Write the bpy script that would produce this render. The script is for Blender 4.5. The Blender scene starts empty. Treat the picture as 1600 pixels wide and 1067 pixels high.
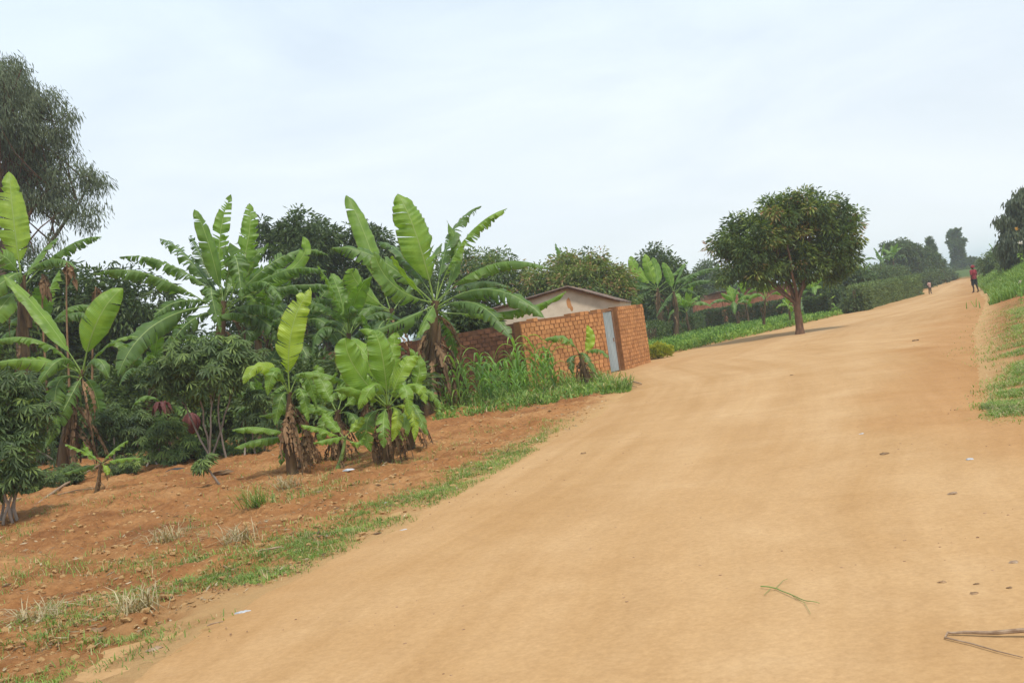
import bpy, math, random
import numpy as np
from mathutils import Vector, Matrix, noise

scene = bpy.context.scene
C = scene.collection
PI = math.pi

# ------------------------------------------------------------------ camera
H = 1.7
FPX = 1556.0
ROLL = math.radians(8.3)
PITCH = math.radians(0.55)
right0 = Vector((1, 0, 0)); fwd = Vector((0, math.cos(PITCH), -math.sin(PITCH))); up0 = Vector((0, math.sin(PITCH), math.cos(PITCH)))
camX = math.cos(ROLL) * right0 - math.sin(ROLL) * up0
camY = math.sin(ROLL) * right0 + math.cos(ROLL) * up0
cam_d = bpy.data.cameras.new('camera')
cam_d.sensor_width = 36; cam_d.lens = FPX / 1600 * 36
cam_d.clip_start = 0.1; cam_d.clip_end = 12000
cam = bpy.data.objects.new('camera', cam_d); C.objects.link(cam)
M4 = Matrix((camX, camY, -fwd)).transposed().to_4x4()
M4.translation = Vector((0, 0, H))
cam.matrix_world = M4
scene.camera = cam

# ------------------------------------------------------------------ world and sun
SUN_EL = math.radians(62); SUN_AZ = math.radians(150)      # azimuth clockwise from +Y
w = bpy.data.worlds.new("World"); scene.world = w; w.use_nodes = True
nt = w.node_tree; nt.nodes.clear()
out = nt.nodes.new('ShaderNodeOutputWorld'); bg = nt.nodes.new('ShaderNodeBackground')
sky = nt.nodes.new('ShaderNodeTexSky'); sky.sky_type = 'NISHITA'; sky.sun_disc = False
sky.sun_elevation = SUN_EL; sky.sun_rotation = SUN_AZ; sky.air_density = 1.0; sky.dust_density = 1.0
tc = nt.nodes.new('ShaderNodeTexCoord')
mp = nt.nodes.new('ShaderNodeMapping'); mp.inputs['Scale'].default_value = (1.0, 1.0, 3.2)
n1 = nt.nodes.new('ShaderNodeTexNoise'); n1.inputs['Scale'].default_value = 2.6; n1.inputs['Detail'].default_value = 7; n1.inputs['Roughness'].default_value = 0.55
n1.inputs['Distortion'].default_value = 0.4
rp = nt.nodes.new('ShaderNodeValToRGB')
rp.color_ramp.elements[0].position = 0.32; rp.color_ramp.elements[0].color = (0.78, 0.78, 0.78, 1)
rp.color_ramp.elements[1].position = 0.62; rp.color_ramp.elements[1].color = (0.97, 0.97, 0.97, 1)
mx = nt.nodes.new('ShaderNodeMix'); mx.data_type = 'RGBA'
sxyz = nt.nodes.new('ShaderNodeSeparateXYZ')
hr = nt.nodes.new('ShaderNodeValToRGB')            # cloud veil: slightly blue overhead, whiter low down
hr.color_ramp.elements[0].position = 0.0; hr.color_ramp.elements[0].color = (9.5, 9.9, 10.2, 1)
hr.color_ramp.elements[1].position = 0.5; hr.color_ramp.elements[1].color = (7.3, 8.9, 10.4, 1)
nt.links.new(tc.outputs['Generated'], mp.inputs['Vector']); nt.links.new(mp.outputs[0], n1.inputs['Vector'])
nt.links.new(n1.outputs['Fac'], rp.inputs[0]); nt.links.new(rp.outputs[0], mx.inputs[0])
nt.links.new(tc.outputs['Generated'], sxyz.inputs[0]); nt.links.new(sxyz.outputs['Z'], hr.inputs[0])
nt.links.new(sky.outputs[0], mx.inputs[6]); nt.links.new(hr.outputs[0], mx.inputs[7])
nt.links.new(mx.outputs[2], bg.inputs[0]); bg.inputs[1].default_value = 0.1
nt.links.new(bg.outputs[0], out.inputs[0])

sun_d = bpy.data.lights.new('sun', 'SUN'); sun_d.energy = 3.0; sun_d.angle = math.radians(9); sun_d.color = (1, 0.95, 0.86)
sun = bpy.data.objects.new('sun', sun_d); C.objects.link(sun)
sd = Vector((math.sin(SUN_AZ) * math.cos(SUN_EL), math.cos(SUN_AZ) * math.cos(SUN_EL), math.sin(SUN_EL)))
sun.rotation_euler = sd.to_track_quat('Z', 'Y').to_euler()
sun.location = (0, 0, 30)
scene.view_settings.view_transform = 'Standard'; scene.view_settings.look = 'None'
scene.view_settings.exposure = 0.12; scene.view_settings.gamma = 1
scene.render.engine = 'CYCLES'
scene.cycles.max_bounces = 6; scene.cycles.transparent_max_bounces = 4
scene.cycles.volume_bounces = 1

# ------------------------------------------------------------------ pixel helpers (survey of the photograph on a 1600 px plate)
def ray(px, py):
    px = float(px); py = float(py)
    return fwd + (px - 800) / FPX * camX + (533.5 - py) / FPX * camY
def G(px, py, z=0.0):
    d = ray(px, py); k = (H - z) / -d.z
    return Vector((0, 0, H)) + d * k
def AT(px, py, Y):
    d = ray(px, py); return Vector((0, 0, H)) + d * (Y / d.y)
def M(px, Y): return px * Y / FPX

# ------------------------------------------------------------------ mesh helpers
class MB:
    def __init__(s): s.v = []; s.f = []; s.m = []; s.t = []; s.uv = []; s.n = 0
    def add(s, V, F, mat=0, tint=0.5, uv=None):
        V = np.asarray(V, float).reshape(-1, 3); F = np.asarray(F, int)
        s.v.append(V); s.f.append(F + s.n); s.m.append(np.full(len(F), mat))
        s.t.append(np.broadcast_to(np.asarray(tint, float), (len(V),)).copy())
        s.uv.append(np.zeros((len(V), 2)) if uv is None else np.asarray(uv, float)); s.n += len(V)
    def build(s, name, mats, parent=None, origin=(0, 0, 0), smooth=False):
        me = bpy.data.meshes.new(name)
        V = np.concatenate(s.v) - np.array(origin, float)
        quads = [f for f in s.f]
        k = max(f.shape[1] for f in quads)
        loops = np.concatenate([f.ravel() for f in quads]); tot = np.concatenate([np.full(len(f), f.shape[1]) for f in quads])
        start = np.concatenate([[0], np.cumsum(tot)[:-1]])
        me.vertices.add(len(V)); me.vertices.foreach_set('co', V.ravel())
        me.loops.add(len(loops)); me.loops.foreach_set('vertex_index', loops.astype(np.int32))
        me.polygons.add(len(tot)); me.polygons.foreach_set('loop_start', start.astype(np.int32)); me.polygons.foreach_set('loop_total', tot.astype(np.int32))
        me.polygons.foreach_set('material_index', np.concatenate(s.m).astype(np.int32))
        me.polygons.foreach_set('use_smooth', np.full(len(tot), bool(smooth)))
        a = me.attributes.new('tint', 'FLOAT', 'POINT'); a.data.foreach_set('value', np.concatenate(s.t).astype(np.float32))
        uvl = me.uv_layers.new(name='uv'); UV = np.concatenate(s.uv)[loops]; uvl.data.foreach_set('uv', UV.ravel().astype(np.float32))
        for m in (mats if isinstance(mats, (list, tuple)) else [mats]): me.materials.append(m)
        me.update(calc_edges=True); me.validate()
        o = bpy.data.objects.new(name, me); C.objects.link(o)
        if parent is not None: o.parent = parent
        else: o.location = origin
        return o

def tag(o, label=None, cat=None, group=None, kind=None):
    if label: o['label'] = label
    if cat: o['category'] = cat
    if group: o['group'] = group
    if kind: o['kind'] = kind
    return o
def empty(name, loc, label, cat, group=None):
    o = bpy.data.objects.new(name, None); C.objects.link(o); o.location = loc; o.empty_display_size = 0.2
    return tag(o, label, cat, group)
def copy_tree(o, parent=None):
    c = o.copy(); C.objects.link(c); c.parent = parent
    for ch in list(o.children): copy_tree(ch, c)
    return c

def tube(mb, pts, rad, seg=8, mat=0, tint=0.5, cap=True, rough=0.0, rng=None):
    pts = [Vector(p) for p in pts]; n = len(pts)
    if not hasattr(rad, '__len__'): rad = [rad] * n
    V = []; UV = []; prev = None; L = 0
    for i, p in enumerate(pts):
        t = (pts[min(i + 1, n - 1)] - pts[max(i - 1, 0)]).normalized()
        a = Vector((0, 0, 1)) if abs(t.z) < 0.9 else Vector((1, 0, 0))
        if prev is None: x = t.cross(a).normalized()
        else: x = (prev - t * prev.dot(t)).normalized()
        prev = x; y = t.cross(x)
        if i: L += (p - pts[i - 1]).length
        for k in range(seg):
            an = 2 * PI * k / seg
            r = rad[i] * (1 + (rng.uniform(-rough, rough) if rng else 0))
            V.append(p + (x * math.cos(an) + y * math.sin(an)) * r); UV.append((L, k / seg))
    F = [(i * seg + k, i * seg + (k + 1) % seg, (i + 1) * seg + (k + 1) % seg, (i + 1) * seg + k) for i in range(n - 1) for k in range(seg)]
    mb.add(np.array([tuple(v) for v in V]), F, mat, tint, UV)
    if cap:
        for e, ring in ((0, 0), (n - 1, (n - 1) * seg)):
            c = np.array([tuple(V[ring + k]) for k in range(seg)] + [tuple(pts[e])])
            mb.add(c, [(k, (k + 1) % seg, seg) if e else ((k + 1) % seg, k, seg) for k in range(seg)], mat, tint)

def box(mb, c, sx, sy, sz, ax=(1, 0), mat=0, tint=0.5, jit=0, rng=None):
    # c = centre, ax = horizontal unit direction of the local x axis
    a = Vector((ax[0], ax[1], 0)); b = Vector((-ax[1], ax[0], 0)); u = Vector((0, 0, 1)); c = Vector(c)
    V = []
    for i in (-1, 1):
        for j in (-1, 1):
            for k in (-1, 1):
                p = c + a * i * sx / 2 + b * j * sy / 2 + u * k * sz / 2
                if jit: p += Vector((rng.uniform(-jit, jit), rng.uniform(-jit, jit), rng.uniform(-jit, jit)))
                V.append(tuple(p))
    mb.add(V, [(0, 1, 3, 2), (4, 6, 7, 5), (0, 4, 5, 1), (2, 3, 7, 6), (0, 2, 6, 4), (1, 5, 7, 3)], mat, tint)

# ------------------------------------------------------------------ materials
def new_mat(name):
    m = bpy.data.materials.new(name); m.use_nodes = True; t = m.node_tree; t.nodes.clear()
    o = t.nodes.new('ShaderNodeOutputMaterial'); p = t.nodes.new('ShaderNodeBsdfPrincipled'); t.links.new(p.outputs[0], o.inputs[0])
    return m, t, p, o
def ramp(t, stops, src=None):
    r = t.nodes.new('ShaderNodeValToRGB'); e = r.color_ramp.elements
    while len(e) < len(stops): e.new(0.5)
    for i, (pos, col) in enumerate(stops): e[i].position = pos; e[i].color = (*col, 1)
    if src is not None: t.links.new(src, r.inputs[0])
    return r
def noise_n(t, scale, detail=4, rough=0.6, vec=None, dist=0):
    n = t.nodes.new('ShaderNodeTexNoise'); n.inputs['Scale'].default_value = scale; n.inputs['Detail'].default_value = detail
    n.inputs['Roughness'].default_value = rough; n.inputs['Distortion'].default_value = dist
    if vec is not None: t.links.new(vec, n.inputs['Vector'])
    return n
def mixc(t, a, b, f, mode='MIX'):
    m = t.nodes.new('ShaderNodeMix'); m.data_type = 'RGBA'; m.blend_type = mode
    for s, i in ((f, 0), (a, 6), (b, 7)):
        if isinstance(s, (int, float)): m.inputs[i].default_value = s
        elif isinstance(s, tuple): m.inputs[i].default_value = (*s, 1)
        else: t.links.new(s, m.inputs[i])
    return m.outputs[2]
def bump(t, p, h, strength=0.4, dist=0.02):
    b = t.nodes.new('ShaderNodeBump'); b.inputs['Strength'].default_value = strength; b.inputs['Distance'].default_value = dist
    t.links.new(h, b.inputs['Height']); t.links.new(b.outputs[0], p.inputs['Normal']); return b
def world_pos(t):
    g = t.nodes.new('ShaderNodeNewGeometry'); return g.outputs['Position']
def attr(t, name='tint'):
    a = t.nodes.new('ShaderNodeAttribute'); a.attribute_name = name; return a.outputs['Fac']
def scaled(t, vec, s):
    m = t.nodes.new('ShaderNodeMapping'); m.inputs['Scale'].default_value = s; t.links.new(vec, m.inputs['Vector']); return m.outputs[0]

def leaf_mat(name, stops, trans=0.3, rough=0.5, tcol=(1.3, 1.5, 0.6), spec=0.35):
    m, t, p, o = new_mat(name)
    r = ramp(t, stops, attr(t))
    n = noise_n(t, 1.7, 3, vec=world_pos(t)); v = ramp(t, [(0.3, (0.72, 0.72, 0.72)), (0.7, (1.25, 1.25, 1.25))], n.outputs['Fac'])
    c = mixc(t, r.outputs[0], v.outputs[0], 1.0, 'MULTIPLY')
    t.links.new(c, p.inputs['Base Color']); p.inputs['Roughness'].default_value = rough; p.inputs['Specular IOR Level'].default_value = spec
    if trans:
        tr = t.nodes.new('ShaderNodeBsdfTranslucent'); tcx = mixc(t, c, tcol, 1.0, 'MULTIPLY'); t.links.new(tcx, tr.inputs[0])
        ms = t.nodes.new('ShaderNodeMixShader'); ms.inputs[0].default_value = trans
        t.links.new(p.outputs[0], ms.inputs[1]); t.links.new(tr.outputs[0], ms.inputs[2]); t.links.new(ms.outputs[0], o.inputs[0])
    return m

def mat_banana_leaf():
    m, t, p, o = new_mat('banana_leaf')
    uvn = t.nodes.new('ShaderNodeUVMap'); sp = t.nodes.new('ShaderNodeSeparateXYZ'); t.links.new(uvn.outputs[0], sp.inputs[0])
    base = ramp(t, [(0.0, (0.045, 0.09, 0.028)), (0.35, (0.105, 0.185, 0.040)), (0.7, (0.185, 0.31, 0.036)), (1.0, (0.34, 0.44, 0.045))], attr(t))
    # veins run across the blade
    wv = t.nodes.new('ShaderNodeTexWave'); wv.wave_type = 'BANDS'; wv.bands_direction = 'X'; wv.inputs['Scale'].default_value = 9; wv.inputs['Distortion'].default_value = 1.2
    wv.inputs['Detail'].default_value = 2
    t.links.new(uvn.outputs[0], wv.inputs['Vector'])
    vr = ramp(t, [(0.0, (0.86, 0.88, 0.86)), (1.0, (1.1, 1.08, 1.1))], wv.outputs['Fac'])
    c = mixc(t, base.outputs[0], vr.outputs[0], 1.0, 'MULTIPLY')
    ns = noise_n(t, 3.5, 5, vec=world_pos(t)); nr = ramp(t, [(0.35, (0.8, 0.83, 0.85)), (0.65, (1.18, 1.14, 1.1))], ns.outputs['Fac'])
    c = mixc(t, c, nr.outputs[0], 1.0, 'MULTIPLY')
    # dry edge
    ab = t.nodes.new('ShaderNodeMath'); ab.operation = 'ABSOLUTE'; t.links.new(sp.outputs['Y'], ab.inputs[0])
    n2 = noise_n(t, 14, 3, vec=world_pos(t)); sm = t.nodes.new('ShaderNodeMath'); sm.operation = 'MULTIPLY_ADD'; t.links.new(n2.outputs['Fac'], sm.inputs[0]); sm.inputs[1].default_value = 0.25
    t.links.new(ab.outputs[0], sm.inputs[2])
    er = ramp(t, [(1.06 / 1.3, (0, 0, 0)), (1.14 / 1.3, (0.85, 0.85, 0.85))]); dv = t.nodes.new('ShaderNodeMath'); dv.operation = 'DIVIDE'; dv.inputs[1].default_value = 1.3
    t.links.new(sm.outputs[0], dv.inputs[0]); t.links.new(dv.outputs[0], er.inputs[0])
    c = mixc(t, c, (0.17, 0.12, 0.05), er.outputs[0])
    # midrib
    mr = ramp(t, [(0.02, (0.8, 0.8, 0.8)), (0.05, (0, 0, 0))], ab.outputs[0])
    c = mixc(t, c, (0.34, 0.44, 0.14), mr.outputs[0])
    t.links.new(c, p.inputs['Base Color']); p.inputs['Roughness'].default_value = 0.42; p.inputs['Specular IOR Level'].default_value = 0.45
    bump(t, p, wv.outputs['Fac'], 0.25, 0.008)
    tr = t.nodes.new('ShaderNodeBsdfTranslucent'); t.links.new(mixc(t, c, (1.5, 1.7, 0.6), 1.0, 'MULTIPLY'), tr.inputs[0])
    ms = t.nodes.new('ShaderNodeMixShader'); ms.inputs[0].default_value = 0.36
    t.links.new(p.outputs[0], ms.inputs[1]); t.links.new(tr.outputs[0], ms.inputs[2]); t.links.new(ms.outputs[0], o.inputs[0])
    return m

def simple(name, c0, c1, scale=5, rough=0.8, bumpd=0.01, bstr=0.4, stretch=(1, 1, 1), detail=6, use_tint=0.0):
    m, t, p, o = new_mat(name)
    tcx = t.nodes.new('ShaderNodeTexCoord'); v = scaled(t, tcx.outputs['Object'], stretch)
    n = noise_n(t, scale, detail, vec=v)
    src = n.outputs['Fac']
    r = ramp(t, [(0.3, c0), (0.7, c1)], src); c = r.outputs[0]
    if use_tint:
        tr = ramp(t, [(0, (1 - use_tint,) * 3), (1, (1 + use_tint,) * 3)], attr(t)); c = mixc(t, c, tr.outputs[0], 1.0, 'MULTIPLY')
    t.links.new(c, p.inputs['Base Color']); p.inputs['Roughness'].default_value = rough; p.inputs['Specular IOR Level'].default_value = 0.25
    if bumpd: bump(t, p, src, bstr, bumpd)
    return m

def mat_road():
    m, t, p, o = new_mat('road_dirt'); P = world_pos(t)
    a = noise_n(t, 0.6, 6, 0.6, P, 0.5)
    cr = ramp(t, [(0.3, (0.43, 0.252, 0.108)), (0.55, (0.465, 0.282, 0.128)), (0.75, (0.50, 0.315, 0.152))], a.outputs['Fac'])
    # long wheel-worn streaks along the road's run
    uvn = t.nodes.new('ShaderNodeUVMap'); um = scaled(t, uvn.outputs[0], (1.3, 0.06, 1))
    b = noise_n(t, 1.0, 6, 0.6, um, 0.15)
    um2 = scaled(t, uvn.outputs[0], (5.0, 0.25, 1)); b2 = noise_n(t, 1.0, 5, 0.6, um2, 0.2)
    s2 = ramp(t, [(0.35, (0.965, 0.955, 0.945)), (0.65, (1.03, 1.03, 1.04))], b2.outputs['Fac'])
    sr = ramp(t, [(0.35, (0.94, 0.92, 0.90)), (0.65, (1.05, 1.08, 1.16))], b.outputs['Fac'])
    c = mixc(t, cr.outputs[0], sr.outputs[0], 1.0, 'MULTIPLY'); c = mixc(t, c, s2.outputs[0], 1.0, 'MULTIPLY')
    f = noise_n(t, 28, 8, 0.75, P); fr = ramp(t, [(0.25, (0.80, 0.77, 0.74)), (0.7, (1.09, 1.09, 1.09))], f.outputs['Fac'])
    c = mixc(t, c, fr.outputs[0], 1.0, 'MULTIPLY')
    g = noise_n(t, 2.6, 6, 0.65, P, 0.8); gr = ramp(t, [(0.3, (0.95, 0.935, 0.92)), (0.6, (1.02, 1.02, 1.02))], g.outputs['Fac'])
    c = mixc(t, c, gr.outputs[0], 1.0, 'MULTIPLY')
    red = ramp(t, [(0.0, (1.09, 1.13, 1.20)), (0.14, (1, 1, 1)), (0.5, (0.93, 0.87, 0.80)), (1.0, (0.85, 0.74, 0.63))], attr(t, 'tint'))
    c = mixc(t, c, red.outputs[0], 1.0, 'MULTIPLY')
    t.links.new(c, p.inputs['Base Color']); p.inputs['Roughness'].default_value = 0.95; p.inputs['Specular IOR Level'].default_value = 0.1
    ad = t.nodes.new('ShaderNodeMath'); ad.operation = 'MULTIPLY_ADD'; t.links.new(f.outputs['Fac'], ad.inputs[0]); ad.inputs[1].default_value = 0.3; ad.inputs[2].default_value = 0
    bump(t, p, ad.outputs[0], 0.5, 0.02)
    return m
def mat_soil():
    m, t, p, o = new_mat('tilled_soil'); P = world_pos(t)
    a = noise_n(t, 0.8, 6, 0.65, P, 0.6)
    cr = ramp(t, [(0.28, (0.22, 0.09, 0.034)), (0.48, (0.37, 0.168, 0.062)), (0.7, (0.48, 0.255, 0.105))], a.outputs['Fac'])
    f = noise_n(t, 14, 8, 0.75, P); fr = ramp(t, [(0.3, (0.62, 0.58, 0.55)), (0.65, (1.12, 1.12, 1.12))], f.outputs['Fac'])
    c = mixc(t, cr.outputs[0], fr.outputs[0], 1.0, 'MULTIPLY')
    g = noise_n(t, 1.6, 5, 0.7, P, 1.2)
    gm = ramp(t, [(0.0, (0, 0, 0)), (0.62, (0, 0, 0)), (0.72, (0.55, 0.55, 0.55))], g.outputs['Fac'])
    c = mixc(t, c, (0.30, 0.22, 0.12), gm.outputs[0])           # dry straw litter
    far = ramp(t, [(0.0, (0, 0, 0)), (1.0, (1, 1, 1))], attr(t))  # 1 = overgrown land away from the plots
    c = mixc(t, c, (0.09, 0.13, 0.04), far.outputs[0])
    uvn = t.nodes.new('ShaderNodeUVMap'); sp = t.nodes.new('ShaderNodeSeparateXYZ'); t.links.new(uvn.outputs[0], sp.inputs[0])
    h = noise_n(t, 2.2, 6, 0.7, P); ma = t.nodes.new('ShaderNodeMath'); ma.operation = 'MULTIPLY_ADD'; t.links.new(h.outputs['Fac'], ma.inputs[0]); ma.inputs[1].default_value = 1.5; t.links.new(sp.outputs['X'], ma.inputs[2])
    er = ramp(t, [(0.44, (1, 1, 1)), (0.80, (0, 0, 0))]); dv = t.nodes.new('ShaderNodeMath'); dv.operation = 'DIVIDE'; dv.inputs[1].default_value = 2.0; t.links.new(ma.outputs[0], dv.inputs[0]); t.links.new(dv.outputs[0], er.inputs[0])
    c = mixc(t, c, (0.50, 0.30, 0.132), er.outputs[0])      # road dust trodden into the edge
    t.links.new(c, p.inputs['Base Color']); p.inputs['Roughness'].default_value = 0.95; p.inputs['Specular IOR Level'].default_value = 0.1
    bump(t, p, f.outputs['Fac'], 0.9, 0.05)
    return m

BL = mat_banana_leaf()
ROAD = mat_road(); SOIL = mat_soil()
STEM = simple('pseudostem', (0.045, 0.024, 0.014), (0.17, 0.11, 0.05), 9, 0.7, 0.02, 0.6, (1, 1, 0.18), use_tint=0.3)
DEAD = simple('dry_leaf', (0.07, 0.038, 0.02), (0.34, 0.21, 0.11), 6, 0.85, 0.01, 0.5, (1, 1, 0.3), use_tint=0.35)
STEMG = simple('green_stem', (0.10, 0.16, 0.035), (0.22, 0.30, 0.08), 6, 0.6, 0.004, 0.3, (1, 1, 0.2))
BARK = simple('bark', (0.075, 0.04, 0.025), (0.20, 0.115, 0.07), 12, 0.9, 0.03, 0.8, (1, 1, 0.3))
BARKP = simple('pale_bark', (0.16, 0.13, 0.10), (0.36, 0.30, 0.25), 8, 0.85, 0.02, 0.5, (1, 1, 0.25))
BUD = simple('banana_bud', (0.075, 0.018, 0.018), (0.16, 0.05, 0.038), 10, 0.55, 0.004, 0.3, (1, 1, 0.2))
TWIG = simple('dry_twig', (0.20, 0.12, 0.07), (0.42, 0.30, 0.20), 20, 0.85, 0.004, 0.5)
BRICK = simple('adobe_brick', (0.38, 0.165, 0.06), (0.55, 0.265, 0.105), 3.5, 0.97, 0.006, 0.4, use_tint=0.13)
BRICKD = simple('shade_toned_brick', (0.10, 0.042, 0.022), (0.19, 0.082, 0.042), 9, 0.95, 0.006, 0.4, use_tint=0.25)  # brick darkened in colour to stand in for shade under the bananas
MORTAR = simple('mud_mortar', (0.17, 0.075, 0.03), (0.28, 0.125, 0.05), 9, 0.97, 0.02, 0.7)
MORTARD = simple('shade_toned_mud_mortar', (0.06, 0.028, 0.016), (0.13, 0.06, 0.03), 9, 0.97, 0.02, 0.7)  # mortar of the same wall, foliage shade put into its colour
PLASTER = simple('mud_plaster', (0.46, 0.365, 0.26), (0.66, 0.55, 0.42), 1.6, 0.95, 0.01, 0.4)
RUSTROOF = simple('rusty_roofing', (0.09, 0.06, 0.045), (0.24, 0.16, 0.12), 3, 0.75, 0.01, 0.4)
ZINC = simple('galvanised_sheet', (0.20, 0.24, 0.25), (0.38, 0.43, 0.44), 2, 0.5, 0.004, 0.3, (1, 1, 0.3))
WOODF = simple('frame_wood', (0.16, 0.08, 0.045), (0.28, 0.15, 0.08), 10, 0.85, 0.005, 0.4)
REDBRK = simple('red_brick_far', (0.24, 0.085, 0.045), (0.38, 0.15, 0.08), 3, 0.95, 0.01, 0.5, use_tint=0.2)
BLUEP = simple('blue_paint', (0.10, 0.20, 0.42), (0.16, 0.28, 0.52), 6, 0.6, 0.002, 0.2)
SKIN = simple('dark_skin', (0.05, 0.026, 0.017), (0.075, 0.04, 0.027), 9, 0.55, 0.001, 0.2)
HAIR = simple('black_hair', (0.01, 0.008, 0.007), (0.022, 0.018, 0.015), 60, 0.9, 0.004, 0.6)
REDC = simple('red_cloth', (0.19, 0.02, 0.03), (0.29, 0.04, 0.05), 12, 0.9, 0.006, 0.4)
DARKC = simple('dark_cloth', (0.02, 0.025, 0.03), (0.05, 0.06, 0.065), 12, 0.9, 0.006, 0.4)
PINKC = simple('pale_cloth', (0.42, 0.24, 0.20), (0.55, 0.36, 0.30), 12, 0.9, 0.006, 0.4)
OLIVC = simple('olive_cloth', (0.10, 0.075, 0.05), (0.16, 0.12, 0.08), 12, 0.9, 0.006, 0.4)
LITTER = simple('plastic_litter', (0.30, 0.31, 0.32), (0.52, 0.53, 0.55), 20, 0.45, 0.004, 0.4)
PETAL = simple('petal', (0.65, 0.62, 0.5), (0.8, 0.78, 0.7), 10, 0.7, 0.001, 0.2)
FLOW = simple('orange_flower', (0.5, 0.25, 0.05), (0.7, 0.42, 0.1), 10, 0.7, 0.001, 0.2)

MANGO = leaf_mat('mango_foliage', [(0.0, (0.04, 0.068, 0.02)), (0.45, (0.085, 0.135, 0.035)), (0.72, (0.16, 0.22, 0.045)), (0.86, (0.24, 0.28, 0.06)), (0.93, (0.30, 0.21, 0.08)), (1.0, (0.36, 0.19, 0.09))], 0.28, 0.42)
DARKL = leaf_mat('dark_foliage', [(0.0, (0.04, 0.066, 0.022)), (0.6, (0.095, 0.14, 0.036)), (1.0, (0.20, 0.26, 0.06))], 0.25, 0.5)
FARL = leaf_mat('far_foliage', [(0.0, (0.058, 0.088, 0.036)), (0.6, (0.125, 0.17, 0.058)), (1.0, (0.23, 0.29, 0.09))], 0.25, 0.6)
EUCA = leaf_mat('gum_foliage', [(0.0, (0.07, 0.09, 0.05)), (0.6, (0.14, 0.17, 0.085)), (1.0, (0.23, 0.26, 0.12))], 0.25, 0.5, (1.2, 1.3, 0.7))
CASS = leaf_mat('cassava_foliage', [(0.0, (0.055, 0.09, 0.032)), (0.6, (0.135, 0.195, 0.055)), (1.0, (0.26, 0.34, 0.08))], 0.3, 0.55)
LIMEL = leaf_mat('lime_foliage', [(0.0, (0.14, 0.20, 0.02)), (0.5, (0.36, 0.38, 0.03)), (1.0, (0.55, 0.48, 0.04))], 0.3, 0.5)
GRASSM = leaf_mat('grass_blades', [(0.0, (0.06, 0.12, 0.03)), (0.5, (0.15, 0.25, 0.045)), (0.8, (0.28, 0.36, 0.08)), (0.9, (0.44, 0.36, 0.18)), (1.0, (0.55, 0.42, 0.24))], 0.3, 0.6)
COVER = leaf_mat('cover_foliage', [(0.0, (0.07, 0.14, 0.03)), (0.5, (0.17, 0.29, 0.05)), (1.0, (0.34, 0.45, 0.10))], 0.3, 0.5)
MAIZEM = leaf_mat('maize_foliage', [(0.0, (0.08, 0.17, 0.045)), (0.5, (0.17, 0.31, 0.06)), (1.0, (0.30, 0.45, 0.09))], 0.35, 0.5)
LITL = leaf_mat('leaf_litter', [(0.0, (0.10, 0.055, 0.03)), (0.5, (0.26, 0.17, 0.09)), (1.0, (0.55, 0.45, 0.30))], 0.1, 0.8)
DRYG = leaf_mat('dry_straw', [(0.0, (0.25, 0.19, 0.10)), (0.5, (0.42, 0.34, 0.20)), (1.0, (0.55, 0.47, 0.30))], 0.2, 0.7)

# ------------------------------------------------------------------ ground plan
def poly(pix):
    q = sorted([(G(a, b).y, G(a, b).x) for a, b in pix]); return [a for a, _ in q], [b for _, b in q]
LY, LX = poly([(170, 1090), (400, 935), (640, 815), (830, 708), (920, 660), (985, 612)])
# behind the bed: the bare apron along the brick wall, then the edge of the green strip, the hedge, the far end
LY += [G(955, 585).y, G(1012, 566).y, G(1100, 541).y, G(1200, 519).y, G(1310, 493).y, G(1335, 488).y, G(1430, 463).y, G(1478, 443).y]
LX += [G(955, 585).x, G(1012, 566).x, G(1100, 541).x, G(1200, 519).x, G(1310, 493).x, G(1335, 488).x, G(1430, 463).x, G(1478, 443).x]
LY = [2.0] + LY + [400]; LX = [LX[0] - 1.3] + LX + [190]
RY, RX = poly([(1530, 640), (1525, 560), (1518, 520), (1540, 470), (1530, 458), (1516, 444)])
RY = [1.0, 7.0, 9.6] + RY + [400]; RX = [5.9, 5.7, 5.75] + RX + [196]
def left(y): return np.interp(y, LY, LX)
def right(y): return np.interp(y, RY, RX)
def sst(a, b, x):
    t = np.clip((x - a) / (b - a), 0, 1); return t * t * (3 - 2 * t)
def hgt(x, y):
    s = x - right(y)
    bank = 1.15 * sst(36, 46, y) * sst(0.2, 4.0, s) + 0.22 * sst(11, 16, y) * sst(-0.1, 1.6, s)
    return float(bank)
def nz(x, y, s, z=0.0): return noise.noise(Vector((x * s, y * s, z)))
def field_h(x, y):
    # hoed soil: hummocks and clods
    a = 0.07 * nz(x, y, 0.9) + 0.055 * nz(x, y, 2.3, 3.1)
    r = 1 - abs(nz(x, y, 3.7, 9.2)); b = 0.13 * (r - 0.75)
    c = 0.045 * nz(x, y, 7.0, 5.0) + 0.02 * abs(nz(x, y, 15.0, 6.0))
    return a + b + c + 0.01
def ground_z(x, y):
    l = float(left(y)); r = float(right(y))
    if x < l: 
        k = min(1, (l - x) / 0.8); fade = 1 if y < 45 else 0.4
        return field_h(x, y) * k * fade
    if x > r: return hgt(x, y) + 0.015 * nz(x, y, 2.0) * min(1, (x - r))
    d = min(x - l, r - x)
    return -0.10 * min(1, d / 0.6)

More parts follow.
